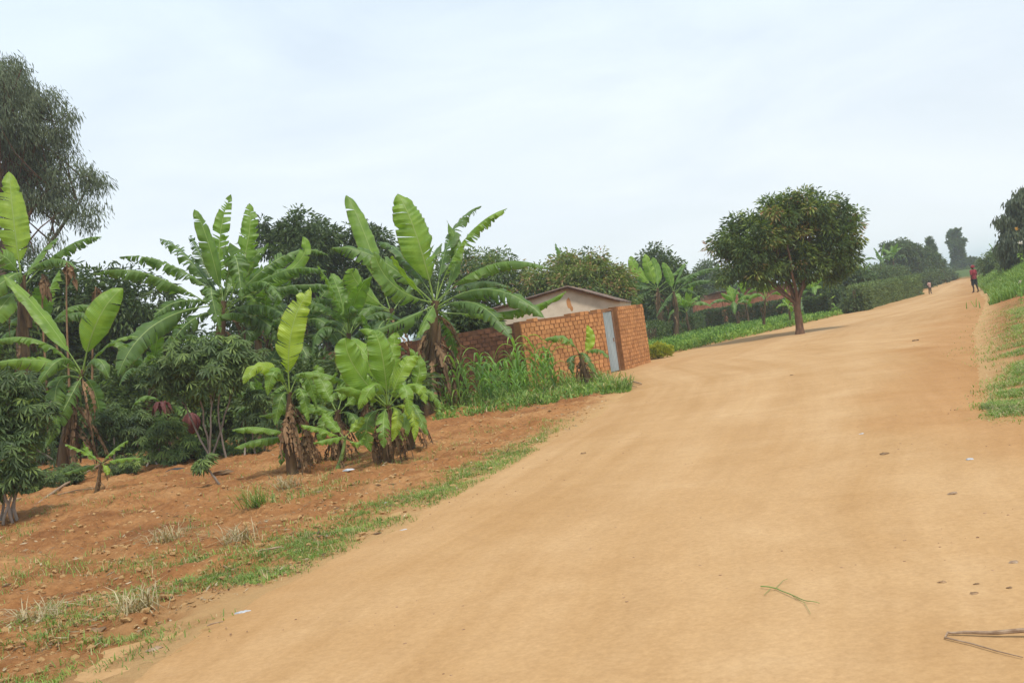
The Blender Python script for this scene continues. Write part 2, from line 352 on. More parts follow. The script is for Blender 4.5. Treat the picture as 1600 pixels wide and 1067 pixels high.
def build_ground():
    xs = np.concatenate([np.linspace(-1500, -60, 12)[:-1], np.linspace(-60, -16, 30)[:-1], np.arange(-16, 2, 0.065), np.arange(2, 12, 0.25), np.arange(12, 60, 1.0), np.linspace(60, 2400, 16)])
    ys = np.concatenate([[-400, -30], np.arange(3, 24, 0.07), np.arange(24, 40, 0.25), np.arange(40, 120, 1.0), np.linspace(120, 2400, 18)])
    nx, ny = len(xs), len(ys); V = np.zeros((ny, nx, 3)); T = np.zeros((ny, nx)); U = np.zeros((ny, nx, 2))
    for j, y in enumerate(ys):
        for i, x in enumerate(xs):
            V[j, i] = (x, y, ground_z(x, y) if y > 0 else -0.05)
            l = left(y); r = right(y); U[j, i] = (max(l - x, x - r), y)
            if y > 100: T[j, i] = 1 if (x < l - .5 or x > r + .5) else 0
            elif x > r: T[j, i] = 0.75 * sst(1.0, 4, x - r) if y > 36 else 0.35 * sst(0.4, 2.0, x - r)
            elif y > 38: T[j, i] = sst(0.5, 2.5, l - x)
            else: T[j, i] = sst(-24, -34, x)if x < -20 else 0
    idx = np.arange(nx * ny).reshape(ny, nx)
    F = np.stack([idx[:-1, :-1], idx[:-1, 1:], idx[1:, 1:], idx[1:, :-1]], -1).reshape(-1, 4)
    mb = MB(); mb.add(V.reshape(-1, 3), F, 0, T.ravel(), U.reshape(-1, 2))
    tag(mb.build('ground', SOIL, smooth=True), 'reddish brown tilled soil spreading beside the dirt road', None, None, 'structure')
build_ground()

def build_road():
    ys = np.concatenate([np.arange(3, 30, 0.16), np.arange(30, 70, 0.4), np.linspace(70, 330, 80)])
    nx = 90; V = []; T = []; UVr = []
    for y in ys:
        l = float(left(y)); r = float(right(y)); m = min(0.7, (r - l) * 0.2)
        for i in range(nx):
            s = i / (nx - 1); x = l - m + (r - l + 2 * m) * s
            d = min(x - l, r - x) + 0.30 * nz(x, y, 0.9, 1.0) + 0.15 * nz(x, y, 3.0, 2.0) + 0.12 * nz(x, y, 8.0, 4.0)
            z = 0.022 * max(-4, min(1, d / 0.6)) + 0.004 * nz(x, y, 0.5, 4) + 0.003 * nz(x, y, 1.9, 7)
            # gully and ruts near the upper right
            if y > 25: z += 0.004 * nz(x, y, 0.35, 11)
            if x > r - 0.2: z += max(0.0, hgt(x, y)) * 0.6
            V.append((x, y, z)); UVr.append((s * (r - l) , y)); T.append(0.14 - 0.14 * min(1, (math.exp(-((s - 0.44) / 0.06) ** 2) + 0.7 * math.exp(-((s - 0.64) / 0.05) ** 2)) * (0.75 + 0.9 * nz(x, y, 0.35, 17))) + 0.8 * sst(2.2, 0.2, r - x + 0.9 * nz(x, y, 0.5, 8)) * (1 if y < 60 else 0.6) + 0.12 * sst(1.3, 0.0, x - l))
    ny = len(ys); idx = np.arange(nx * ny).reshape(ny, nx)
    F = np.stack([idx[:-1, :-1], idx[:-1, 1:], idx[1:, 1:], idx[1:, :-1]], -1).reshape(-1, 4)
    mb = MB(); mb.add(V, F, 0, T, UVr); tag(mb.build('road', ROAD, smooth=True), 'wide sandy dirt road climbing away to the right', None, None, 'structure')
build_road()

# far blue hill
def hill():
    mb = MB(); rng = random.Random(5); n = 60; V = []
    for j in range(7):
        for i in range(n):
            x = -1400 + 3700 * i / (n - 1); k = j / 6
            hh = 9 + 4 * nz(x * 0.001, 0, 1.7) + 2 * nz(x * 0.001, 0, 6.1)
            V.append((x, 1500 + 600 * k, hh * math.sin(PI * min(1, k * 0.6 + 0.0)) * 1.0 - 1.5))
    idx = np.arange(7 * n).reshape(7, n); F = np.stack([idx[:-1, :-1], idx[:-1, 1:], idx[1:, 1:], idx[1:, :-1]], -1).reshape(-1, 4)
    mb.add(V, F, 0, 0.4); tag(mb.build('hills', FARL, smooth=True), 'distant hill ridge fading blue at the end of the road', None, None, 'structure')
hill()

# ------------------------------------------------------------------ leaves, numpy
def leaf_quads(P, D, L, W, rng, fold=0.25, droop=0.0):
    """P base points (n,3), D unit directions, L, W lengths/widths arrays -> folded 6-vert leaves."""
    n = len(P); R = rng.normal(size=(n, 3)); S = np.cross(D, R); S /= np.linalg.norm(S, axis=1)[:, None] + 1e-9
    N = np.cross(S, D); L = np.broadcast_to(L, (n,))[:, None]; W = np.broadcast_to(W, (n,))[:, None]
    mid = P + D * L * 0.45; mid[:, 2] -= droop * L[:, 0] * 0.15; tip = P + D * L; tip[:, 2] -= droop * L[:, 0] * 0.5
    a = mid + S * W / 2 + N * W * fold; b = mid - S * W / 2 + N * W * fold
    V = np.stack([P, a, tip, b], 1).reshape(-1, 3)
    F = np.arange(4 * n).reshape(n, 4)
    return V, F
def unit(a): return a / (np.linalg.norm(a, axis=1)[:, None] + 1e-9)

def crown_points(blobs, ncl, rng, shell=0.75):
    """cluster centres spread over the shells of a union of blobs, each (centre, radius, zsquash)"""
    wts = np.array([b[1] ** 2 for b in blobs]); wts /= wts.sum(); out = []; nb = []
    for (c, r, q), k in zip(blobs, rng.multinomial(ncl, wts)):
        d = unit(rng.normal(size=(k, 3))); rr = r * (shell + (1 - shell) * rng.random(k) ** 0.7) * np.where(rng.random(k) < 0.22, rng.random(k), 1)
        rr = rr * (1 + 0.22 * np.sin(d[:, 0] * 5 + c[0]) * np.sin(d[:, 2] * 4 + c[2]))
        p = np.array(c) + d * rr[:, None] * np.array([1, 1, q]); out.append(p); nb.append(d)
    return np.concatenate(out), np.concatenate(nb)

def foliage(mb, blobs, ncl, per, L, W, rng, kind='whorl', crad=0.35, droop=0.4, flush=0.0, tint0=0.35, tvar=0.25, shell=0.75):
    cp, cd = crown_points(blobs, ncl, rng, shell); n = len(cp)
    ct = np.clip(tint0 + tvar * rng.normal(size=n) * 0.6, 0, 0.7)
    if flush:
        up = (cd[:, 2] > -0.3); fl = (rng.random(n) < flush) & up; ct[fl] = 0.78 + 0.14 * rng.random(fl.sum())
        fr = (rng.random(n) < flush * 0.15) & up; ct[fr] = 0.93 + 0.07 * rng.random(fr.sum())
    P = np.repeat(cp, per, 0); Cd = np.repeat(cd, per, 0); m = len(P)
    off = unit(rng.normal(size=(m, 3))) * (crad * rng.random(m) ** 0.5)[:, None] * np.array([1, 1, 0.75]); P = P + off
    if kind == 'whorl':
        D = unit(unit(off) * 1.0 + Cd * 0.5 + rng.normal(size=(m, 3)) * 0.3 + np.array([0, 0, -0.35]))
    elif kind == 'hang':
        D = unit(rng.normal(size=(m, 3)) * 0.35 + np.array([0, 0, -1.0]) + Cd * 0.25)
    elif kind == 'up':
        D = unit(rng.normal(size=(m, 3)) * 0.5 + np.array([0, 0, 0.8]) + Cd * 0.5)
    else:
        D = unit(rng.normal(size=(m, 3)) + Cd * 0.4)
    Ls = L * (0.65 + 0.6 * rng.random(m)); Ws = W * (0.7 + 0.5 * rng.random(m))
    V, F = leaf_quads(P, D, Ls, Ws, rng, droop=droop)
    t = np.clip(np.repeat(ct, per) + rng.normal(size=m) * 0.06, 0, 1)
    mb.add(V, F, 0, np.repeat(t, 4))
    return cp

def limb(mb, a, b, r0, r1, rng, sag=0.1, n=6, seg=7):
    a = Vector(a); b = Vector(b); L = (b - a).length; pts = []
    j = Vector((rng.uniform(-1, 1), rng.uniform(-1, 1), rng.uniform(-.4, 1))) * L * sag
    for i in range(n + 1):
        t = i / n; pts.append(a.lerp(b, t) + j * math.sin(PI * t) + Vector((rng.uniform(-1, 1), rng.uniform(-1, 1), 0)) * L * 0.012)
    tube(mb, pts, [r0 + (r1 - r0) * (i / n) for i in range(n + 1)], seg, 0, 0.5, cap=False)
    return pts

def tree(name, label, cat, Y, base_x_px, blobs_px, trunk_r, ncl, per, L, W, mat, bark, seed, kind='whorl', crad=0.35, droop=0.4, flush=0.0, group=None,
         tint0=0.35, fork=0.3, lean=0, z0=None, shell=0.75, depth=0.7, twigs=26, base=None, tvar=0.25, trunks=1):
    rng = np.random.default_rng(seed); pr = random.Random(seed)
    if base is None:
        # base lies on the ground under pixel column base_x_px at distance Y
        b = AT(base_x_px, 470, Y); b = Vector((b.x, b.y, 0))
        # account for roll: shift so that the foot is under that column
        for _ in range(3):
            d = b - Vector((0, 0, H)); k = d.dot(fwd); px = 800 + FPX * d.dot(camX) / k; b.x += (base_x_px - px) * k / FPX
    else: b = Vector(base)
    b.z = (ground_z(b.x, b.y) - 0.03) if z0 is None else z0
    blobs = []
    for q in blobs_px:
        px, py, r = q[:3]; sq = q[3] if len(q) > 3 else 0.85
        R = M(r, Y); c = AT(px, py, Y + rng.uniform(-1, 1) * depth * R); blobs.append((tuple(c), R, sq))
    e = empty(name, b, label, cat, group)
    cm = MB(); cp = foliage(cm, blobs, ncl, per, L, W, rng, kind, crad, droop, flush, tint0, tvar, shell)
    cm.build('crown', mat, e, b)
    tm = MB(); top = Vector(blobs[0][0]); lo = min(q[0][2] - q[1] * 0.6 for q in blobs)
    cx = sum(q[0][0] * q[1] for q in blobs) / sum(q[1] for q in blobs); cy = sum(q[0][1] * q[1] for q in blobs) / sum(q[1] for q in blobs)
    cz = sum(q[0][2] * q[1] for q in blobs) / sum(q[1] for q in blobs)
    hub = b.lerp(Vector((cx, cy, max(lo, b.z + 0.3))), 0.9) if fork is None else Vector((b.x + (cx - b.x) * fork, b.y, b.z + (max(cz, b.z + 1) - b.z) * fork))
    pts = []
    for i in range(8):
        t = i / 7; pts.append(b.lerp(hub, t) + Vector((math.sin(t * 5 + seed) * 0.04, math.cos(t * 4 + seed) * 0.03, 0)) * (hub - b).length * 0.4 * t)
    tube(tm, pts, [trunk_r * (1.45 if i == 0 else 1.12 if i == 1 else 1 - 0.04 * i) for i in range(8)], 12, 0, 0.5, True, 0.05, pr)
    hub = pts[-1]; r = trunk_r * 0.75
    order = sorted(range(len(blobs)), key=lambda i: -blobs[i][1])
    for k, i in enumerate(order[:9]):
        c = Vector(blobs[i][0]); limb(tm, hub, c, r * (0.8 if k < 2 else 0.5), r * 0.16, pr, 0.12, 7)
        near = np.linalg.norm(cp - np.array(c), axis=1).argsort()[:600]
        for q in pr.sample(list(near), min(len(near), twigs // max(1, min(9, len(blobs))) + 2)):
            a = hub.lerp(c, pr.uniform(0.45, 1.0)); limb(tm, a, cp[q], r * 0.16, 0.006 + r * 0.03, pr, 0.08, 4, 5)
    tm.build('trunk', bark, e, b, smooth=True)
    return e

# ------------------------------------------------------------------ banana plants
def bez(p0, pm, p2, t):
    p1 = pm * 2 - (p0 + p2) * 0.5
    return p0 * (1 - t) ** 2 + p1 * 2 * t * (1 - t) + p2 * t * t
def banana_leaf_mesh(mb, p0, pm, p2, width, tear, tint, rng, fold=0.15, pet=0.16, dead=False, face=None, K=34):
    p0, pm, p2 = Vector(p0), Vector(pm), Vector(p2); L = (pm - p0).length + (p2 - pm).length
    up = Vector((0, 0, 1))
    def frame(t):
        T = (bez(p0, pm, p2, min(1, t + 0.02)) - bez(p0, pm, p2, max(0, t - 0.02))).normalized()
        h = face if face is not None else up
        S = T.cross(h)
        if S.length < 0.15: S = T.cross(Vector((0.3, -1, 0.2)))
        S.normalize(); N = S.cross(T).normalized()
        return T, S, N
    # midrib and stalk
    pts = [bez(p0, pm, p2, i / 12) for i in range(13)]
    r0 = max(0.006, 0.022 * width / 0.6) * (0.6 if dead else 1)
    if not dead:
        off = [frame(i / 12)[2] * (-0.5 * r0 * (1 - i / 12)) for i in range(13)]
        tube(mb, [a + b for a, b in zip(pts, off)], [max(0.003, r0 * (1 - 0.92 * (i / 12) ** 0.6)) for i in range(13)], 6, 0, min(1, tint + 0.15), False)
        mb.uv[-1] = np.zeros_like(mb.uv[-1])
    def prof(s): return max(0.0, (min(1, s / 0.22)) ** 0.6 * (1 - s ** 3.2) ** 0.75)
    tw = rng.uniform(-0.35, 0.35)
    for side in (-1, 1):
        dang = fold + rng.uniform(-0.06, 0.1); prev = None; prevg = 0
        dr = rng.uniform(0.1, 0.35)
        for i in range(K):
            torn = rng.random() < tear
            nd = dr + rng.uniform(-0.03, 0.03) * (1 + 12 * tear * tear * 2)
            if torn: nd = dr + rng.uniform(-0.25, 0.9) * (0.3 + tear)
            a0, a1 = i / K, (i + 1) / K
            if prev is None or torn: d0 = nd; d1 = nd
            else: d0 = prev; d1 = nd
            g0 = (rng.uniform(0.2, 0.8) / K) if torn else 0.0
            lenf = rng.uniform(0.8, 1.0) if (torn and tear > 0.3 and rng.random() < 0.4) else 1.0
            if torn and not dead and tear > 0.3 and rng.random() < 0.10 * tear: prev = None; continue
            ph = side * 2.0 + tw * 9
            rows = []; uvs = []
            for (a, d, g) in ((a0, d0, g0), (a1, d1, 0.0)):
                t = pet + (1 - pet) * a; T, S, N = frame(t); c = bez(p0, pm, p2, t); hz = max(0.0, 1 - abs(T.z) * 1.25)
                Wd = width * 0.5 * prof(a) * lenf; row = []
                for j in range(4):
                    u = j / 3; ang = dang - 0.55 * hz - (d * 1.5) * u - (0.15 + 0.45 * hz) * u * u
                    q = c + (S * side * math.cos(ang) + N * math.sin(ang)) * (Wd * u) + T * (u * Wd * 0.32 + g * L * u) + N * (0.02 * math.sin(ph + a * 26) * u)
                    if u > 0.6 and d > 0.35: q.z -= 0.12 * Wd * (d)
                    row.append(tuple(q)); uvs.append((t * L * 1.0 - u * Wd * 0.3, u * side))
                rows.append(row)
            V = rows[0] + rows[1]
            F = [(j, j + 1, 5 + j, 4 + j) if side > 0 else (j, 4 + j, 5 + j, j + 1) for j in range(3)]
            mb.add(V, F, 0, tint + rng.uniform(-0.03, 0.03), uvs)
            prev = nd
    return

def banana(label, base, crown, leaves, r, seed, dead=5, bud=False, group='banana plants along the plot', stump=True, deadlen=None, young=False, name='banana_plant'):
    """leaves: list of (mid, tip, width, tear, tint[, fold]) in world coordinates"""
    rng = random.Random(seed); base = Vector(base); crown = Vector(crown)
    e = empty(name, base, label, 'banana plant', group)
    sm = MB(); pts = []; n = 12; Ls = (crown - base).length; sgn = rng.uniform(-1, 1)
    for i in range(n + 1):
        t = i / n; pts.append(base.lerp(crown, t) + Vector((sgn * 0.05 * Ls * math.sin(PI * t), rng.uniform(-.01, .01), 0)))
    tube(sm, pts, [r * (1.1 - 0.72 * (i / n) ** 0.8) * (1.0 + 0.06 * ((i * 7) % 3 == 0)) for i in range(n + 1)], 12, 0, 0.4, True, 0.05, rng)
    # overlapping sheath edges
    for k in range(5):
        h = rng.uniform(0.1, 0.75); a = rng.uniform(0, 2 * PI); p = []
        for i in range(5):
            t = h + i * 0.05; c = base.lerp(crown, min(t, 1)) + Vector((sgn * 0.05 * Ls * math.sin(PI * t), 0, 0))
            p.append(c + Vector((math.cos(a + i * .15), math.sin(a + i * .15), 0)) * r * (1.1 - 0.55 * t))
        tube(sm, p, [r * .25, r * .3, r * .22, r * .15, r * .05], 5, 0, rng.uniform(0.3, 0.9), False)
    sm.build('pseudostem', STEMG if young else STEM, e, base, smooth=True)
    for lf in leaves:
        mid, tip, wd, tear, tint = lf[:5]; fold = lf[5] if len(lf) > 5 else 0.15
        lm = MB(); st = base.lerp(crown, rng.uniform(0.90, 1.0)); face = lf[6] if len(lf) > 6 else None
        banana_leaf_mesh(lm, st, mid, tip, wd, tear, tint, rng, fold, face=face, pet=lf[7] if len(lf) > 7 else 0.16)
        lm.build('leaf', BL, e, base, smooth=True)
    for k in range(int(dead * 2.2)):
        a = rng.uniform(0, 2 * PI); h = rng.uniform(0.55, 0.95) if not stump else rng.uniform(0.35, 0.95)
        st = base.lerp(crown, h); dl = (deadlen or 0.9) * rng.uniform(0.6, 1.1); dv = Vector((math.cos(a), math.sin(a), 0))
        dl = min(dl, st.z - base.z + 0.0)
        m1 = st + dv * (r * 1.3 + 0.12 * dl) + Vector((0, 0, -0.4 * dl)); t1 = st + dv * (r * 1.4 + rng.uniform(0.04, 0.30) * dl) + Vector((0, 0, -dl))
        dm = MB(); banana_leaf_mesh(dm, st, m1, t1, rng.uniform(0.05, 0.15) * max(.6, dl), 0.7, rng.uniform(0.0, 0.9), rng, 1.0 if rng.random() < .5 else -0.9, pet=0.03, dead=True, K=9)
        dm.build('dead_leaf', DEAD, e, base)
    return e

def add_bud(e, start, hang, size, label):
    # arching stalk with the purple flower bud; parts of the plant that carries them
    s = Vector(start); h = Vector(hang); mb = MB()
    pts = [bez(s, (s + h) * 0.5 + Vector((0, 0, 0.35)), h, i / 8) for i in range(9)]
    b0 = e.location
    tube(mb, pts, [0.03] * 9, 7, 0, 0.4); mb.build('flower_stalk', STEMG, e, b0, smooth=True)
    bm_ = MB(); n = 9; P = [h + Vector((0, 0, -size * i / (n - 1))) for i in range(n)]
    tube(bm_, P, [size * 0.30 * math.sin(PI * (0.12 + 0.84 * i / (n - 1))) ** 0.8 + 0.004 for i in range(n)], 12, 0, 0.5, True, 0.04, random.Random(2))
    for k in range(5):
        a = k * 2.4; lm = [h + Vector((math.cos(a) * size * 0.10, math.sin(a) * size * .10, 0)), h + Vector((math.cos(a) * size * .34, math.sin(a) * size * .34, -size * 0.45)), h + Vector((math.cos(a) * size * .12, math.sin(a) * size * .12, -size * 0.95))]
        tube(bm_, [bez(lm[0], lm[1], lm[2], i / 6) for i in range(7)], [size * .03, size * .07, size * .1, size * .11, size * .09, size * .05, size * .01], 6, 0, 0.6, False)
    o = bm_.build('flower_bud', BUD, e, b0, smooth=True); return o

def hero(label, base_px, crown_px, leaves, r, seed, Y=None, **kw):
    """leaves in photo pixels: (midx, midy, tipx, tipy, width_px, tear, tint, dmid, dtip[, fold, facecam])"""
    if Y is None: b = G(*base_px)
    else: b = AT(base_px[0], base_px[1], Y); b.z = 0
    Y = b.y; b.z = ground_z(b.x, b.y) - 0.03
    c = AT(crown_px[0], crown_px[1], Y); L = []
    for q in leaves:
        mid = AT(q[0], q[1], Y + q[7]); tip = AT(q[2], q[3], Y + q[8]); face = None
        if len(q) > 10 and q[10]: 
            v = Vector((0, 0, H)) - mid; v.normalize(); face = (v * q[10] + Vector((0.2, 0, 0.55))).normalized()
        L.append((mid, tip, M(q[4], Y), q[5], q[6], q[9] if len(q) > 9 else 0.15, face))
    return banana(label, b, c, L, M(r, Y), seed, **kw)

def auto_leaves(crown, n, L, W, seed, tear=0.4, tint=0.4, spread=1.0, stand=0.25):
    rng = random.Random(seed); out = []; crown = Vector(crown)
    for k in range(n):
        a = k * 2.4 + rng.uniform(-0.3, 0.3) + seed; f = k / max(1, n - 1)   # old (low) first, young upright last
        el = math.radians(15 + 62 * f + rng.uniform(-8, 8)); l = L * rng.uniform(0.8, 1.1)
        dv = Vector((math.cos(a), math.sin(a), 0)); d1 = dv * math.cos(el) + Vector((0, 0, math.sin(el)))
        mid = crown + d1 * l * 0.52; drop = (1.25 - f * 1.0) * spread
        el2 = el - drop; tip = mid + (dv * math.cos(el2) + Vector((0, 0, math.sin(el2)))) * l * 0.5
        face = None
        if el > 1.0: face = (Vector((math.cos(a + 2.5), math.sin(a + 2.5), 0.4)))
        out.append((mid, tip, W * rng.uniform(0.8, 1.1), tear * rng.uniform(0.4, 1.3), min(1, tint + 0.35 * f + rng.uniform(-0.1, 0.1)), 0.2, face))
    return out
def auto_banana(label, base_px, crown_px, n, Lpx, Wpx, r, seed, Y=None, tear=0.4, tint=0.4, **kw):
    b = G(*base_px) if Y is None else AT(base_px[0], base_px[1], Y); Yb = b.y
    b.z = ground_z(b.x, b.y) - 0.03
    c = AT(crown_px[0], crown_px[1], Yb)
    return banana(label, b, c, auto_leaves(c, n, M(Lpx, Yb), M(Wpx, Yb), seed, tear, tint), M(r, Yb), seed, **kw)

GB = 'tall banana plants in the plot left of the road'
# --- the big central plant
hero('tallest banana plant in the middle, tattered leaves fanning over the brick wall', (668, 648), (680, 470), [
    (652, 372, 622, 303, 62, 0.18, 0.72, -0.3, -0.2, 0.1, 1.0),
    (728, 372, 792, 326, 34, 0.55, 0.72, 0.2, 0.5, 0.25),
    (705, 368, 752, 322, 32, 0.45, 0.35, 0.9, 1.6, 0.25),
    (765, 414, 854, 418, 34, 0.35, 0.48, -0.3, -0.8, 0.2),
    (765, 452, 851, 497, 44, 0.3, 0.38, -0.8, -1.5, 0.25, 0.6),
    (742, 474, 800, 530, 40, 0.35, 0.32, -1.0, -1.8, 0.2, 0.5),
    (795, 486, 884, 455, 26, 0.35, 0.62, -0.8, -1.4, 0.2),
    (590, 404, 518, 388, 42, 0.3, 0.45, -0.3, -0.5, 0.2, 0.6),
    (628, 398, 590, 378, 30, 0.4, 0.3, 0.8, 1.5, 0.2),
    (618, 448, 585, 395, 44, 0.2, 0.5, -0.9, -1.3, 0.15, 0.8),
    (632, 430, 612, 400, 16, 0.05, 0.8, -0.4, -0.6, 0.6),
    (668, 494, 650, 530, 26, 0.1, 0.55, -0.7, -1.1, 0.2),
    (625, 502, 575, 520, 34, 0.2, 0.42, -1.0, -1.6, 0.2, 0.5),
    (712, 408, 698, 345, 24, 0.2, 0.45, 0.6, 0.9, 0.3),
    (700, 510, 712, 560, 30, 0.4, 0.25, 0.6, 1.0, 0.2),
    (745, 440, 800, 452, 28, 0.5, 0.3, 0.9, 1.4, 0.2)], 15, 11, dead=14, deadlen=1.5, group=GB)
hero('banana plant hidden behind the tallest one with one narrow leaf straight up', (615, 642), (612, 482), [
    (572, 372, 541, 305, 36, 0.1, 0.62, 0.3, 0.5, 0.1, 1.0),
    (567, 452, 548, 420, 46, 0.15, 0.7, -0.5, -0.8, 0.15, 0.8),
    (545, 470, 490, 467, 32, 0.3, 0.38, -0.8, -1.4, 0.2, 0.3),
    (560, 486, 530, 530, 46, 0.2, 0.22, -0.8, -1.2, 0.1, 0.8),
    (575, 505, 520, 560, 30, 0.3, 0.3, -0.2, -0.6, 0.2),
    (660, 420, 690, 380, 26, 0.3, 0.3, 1, 1.5, 0.2),
    (590, 520, 600, 580, 34, 0.3, 0.25, -0.6, -1.0, 0.15, 0.6)], 11, 12, Y=None, dead=6, deadlen=1.2, group=GB)
# --- big ragged plant left of centre
hero('ragged banana plant left of centre with feathered arching leaves above the cassava', (350, 688), (350, 470), [
    (343, 380, 361, 304, 30, 0.5, 0.62, 0.2, 0.4, 0.25, 0.9),
    (385, 388, 389, 318, 34, 0.3, 0.62, 0.1, 0.3, 0.25, 0.9),
    (328, 388, 304, 327, 30, 0.1, 0.5, -0.2, -0.3, 0.15, 0.8),
    (318, 410, 297, 368, 26, 0.7, 0.15, 0.8, 1.2, 0.2, 0.7),
    (290, 400, 250, 373, 32, 0.75, 0.35, 0.3, 0.6, 0.2, 0.4),
    (262, 412, 186, 402, 34, 0.7, 0.42, -0.2, -0.4, 0.2, 0.4),
    (235, 430, 150, 428, 38, 0.6, 0.45, -0.8, -1.2, 0.15, 0.5),
    (285, 470, 240, 496, 40, 0.6, 0.34, -0.6, -1.0, 0.2, 0.5),
    (245, 505, 184, 588, 46, 0.3, 0.34, -1.2, -1.9, 0.15, 0.7),
    (300, 500, 262, 548, 36, 0.5, 0.3, -1.0, -1.4, 0.15, 0.6),
    (440, 402, 512, 398, 32, 0.65, 0.42, 0.5, 0.9, 0.2, 0.4),
    (430, 428, 510, 424, 34, 0.7, 0.4, -0.4, -0.8, 0.2, 0.5),
    (460, 446, 543, 452, 30, 0.6, 0.35, 0.4, 0.6, 0.2, 0.4),
    (405, 476, 450, 500, 36, 0.5, 0.36, -0.8, -1.2, 0.2, 0.5),
    (365, 400, 378, 470, 44, 0.7, 0.42, -0.7, -1.2, 0.2, 0.8),
    (458, 418, 473, 369, 24, 0.05, 0.7, 0.4, 0.5, 0.2, 0.9),
    (410, 500, 470, 560, 38, 0.4, 0.3, -0.2, -0.2, 0.2, 0.4),
    (320, 440, 300, 400, 30, 0.5, 0.3, 1.0, 1.4, 0.2, 0.4), (372, 430, 420, 380, 30, 0.4, 0.45, 0.6, 1.0, 0.2, 0.5), (330, 450, 345, 520, 34, 0.5, 0.4, -1.0, -1.3, 0.2, 0.7), (400, 440, 440, 470, 34, 0.6, 0.38, -1.0, -1.5, 0.2, 0.5)], 11, 13, dead=12, deadlen=1.4, group=GB)
hero('banana plant whose broad leaves fill the gap behind the lime green one', (470, 668), (455, 520), [
    (420, 500, 385, 540, 34, 0.3, 0.35, -0.4, -0.7, 0.2, 0.6), (500, 500, 540, 560, 34, 0.3, 0.32, -0.3, -0.6, 0.2, 0.6),
    (440, 480, 400, 450, 34, 0.4, 0.35, 0.3, 0.5, 0.2, 0.5), (490, 480, 520, 440, 32, 0.4, 0.35, 0.3, 0.5, 0.2, 0.5),
    (470, 540, 500, 600, 34, 0.3, 0.3, -0.6, -0.9, 0.2, 0.6), (430, 550, 410, 610, 30, 0.3, 0.28, -0.5, -0.8, 0.2, 0.6),
    (520, 520, 570, 540, 30, 0.3, 0.4, 0.2, 0.3, 0.2, 0.5)], 11, 14, dead=6, deadlen=1.1, group=GB)
# --- lime plant and front clump
hero('banana plant with a single lime green zigzag torn leaf standing upright', (458, 742), (453, 612), [
    (455, 520, 486, 451, 44, 0.28, 0.92, -0.1, 0.1, 0.1, 1.2),
    (412, 572, 380, 600, 26, 0.1, 0.85, -0.4, -0.6, 0.2, 0.8),
    (432, 580, 418, 618, 26, 0.2, 0.6, -0.4, -0.5, 0.2, 0.8),
    (475, 585, 495, 640, 24, 0.3, 0.45, 0.2, 0.3, 0.2, 0.6), (440, 620, 430, 665, 24, 0.2, 0.45, -0.2, -0.3, 0.2, 0.8), (470, 610, 482, 660, 24, 0.2, 0.6, -0.3, -0.4, 0.2, 0.8), (438, 640, 405, 650, 20, 0.2, 0.5, 0.1, 0.1, 0.2, 0.5)], 9, 21, dead=12, deadlen=0.9, group='young banana plants at the plot edge')
hero('leafy cut-back banana stump with low spreading leaves, left of the front row', (478, 732), (474, 682), [
    (412, 668, 363, 672, 24, 0.1, 0.62, -0.3, -0.5, 0.25), (415, 684, 366, 700, 24, 0.1, 0.5, -0.6, -0.8, 0.25),
    (450, 700, 438, 725, 20, 0.1, 0.6, -0.4, -0.6, 0.2, 0.8), (465, 650, 460, 690, 26, 0.1, 0.6, -0.4, -0.6, 0.2, 0.8)], 12, 22, dead=12, deadlen=0.6, group='young banana plants at the plot edge')
hero('broad leaved young banana plant in front, light green with parasol-like top', (602, 722), (606, 632), [
    (598, 560, 584, 516, 46, 0.12, 0.62, -0.2, -0.2, 0.15, 1.0),
    (555, 575, 540, 528, 50, 0.08, 0.66, -0.4, -0.5, 0.1, 1.1),
    (565, 545, 525, 545, 36, 0.12, 0.72, 0.3, 0.2, 0.2, 0.6),
    (632, 572, 656, 558, 28, 0.1, 0.78, 0.1, 0.2, 0.2, 0.8),
    (645, 602, 666, 632, 24, 0.15, 0.75, -0.3, -0.4, 0.2, 0.9),
    (522, 588, 462, 586, 26, 0.15, 0.6, -0.3, -0.5, 0.25),
    (560, 610, 522, 610, 26, 0.15, 0.62, -0.7, -0.9, 0.2, 0.6),
    (575, 655, 580, 706, 30, 0.15, 0.5, -0.5, -0.6, 0.1, 0.8),
    (622, 645, 612, 690, 22, 0.1, 0.9, -0.5, -0.6, 0.2, 0.9),
    (600, 540, 560, 515, 30, 0.1, 0.65, 0.5, 0.6, 0.2, 0.6),
    (640, 640, 648, 690, 20, 0.2, 0.85, -0.2, -0.3, 0.2, 0.9),
    (590, 600, 560, 640, 32, 0.1, 0.7, -0.7, -0.9, 0.15, 0.8), (628, 600, 640, 650, 28, 0.15, 0.68, -0.6, -0.8, 0.15, 0.8), (612, 560, 620, 520, 30, 0.1, 0.75, 0.3, 0.4, 0.2, 0.9), (560, 590, 535, 620, 30, 0.1, 0.6, 0.1, 0.0, 0.2, 0.6),
    (600, 650, 600, 700, 28, 0.3, 0.55, -0.8, -1.0, 0.15, 0.8)], 12, 23, dead=14, deadlen=0.8, group='young banana plants at the plot edge')
hero('second stem of the front clump with darker drooping leaves, behind the parasol-topped one', (640, 706), (634, 622), [
    (655, 580, 640, 545, 26, 0.15, 0.6, 0.1, 0.1, 0.2, 0.9), (665, 610, 690, 640, 22, 0.3, 0.5, 0.1, 0.1, 0.2, 0.8),
    (620, 590, 600, 600, 26, 0.2, 0.45, 0.1, 0.1, 0.2, 0.6), (650, 640, 668, 680, 24, 0.2, 0.5, -0.3, -0.4, 0.2, 0.8), (632, 660, 622, 700, 24, 0.2, 0.7, -0.4, -0.5, 0.2, 0.8), (612, 600, 590, 560, 28, 0.15, 0.6, 0.3, 0.4, 0.2, 0.8)], 10, 24, dead=12, deadlen=0.8, group='young banana plants at the plot edge')
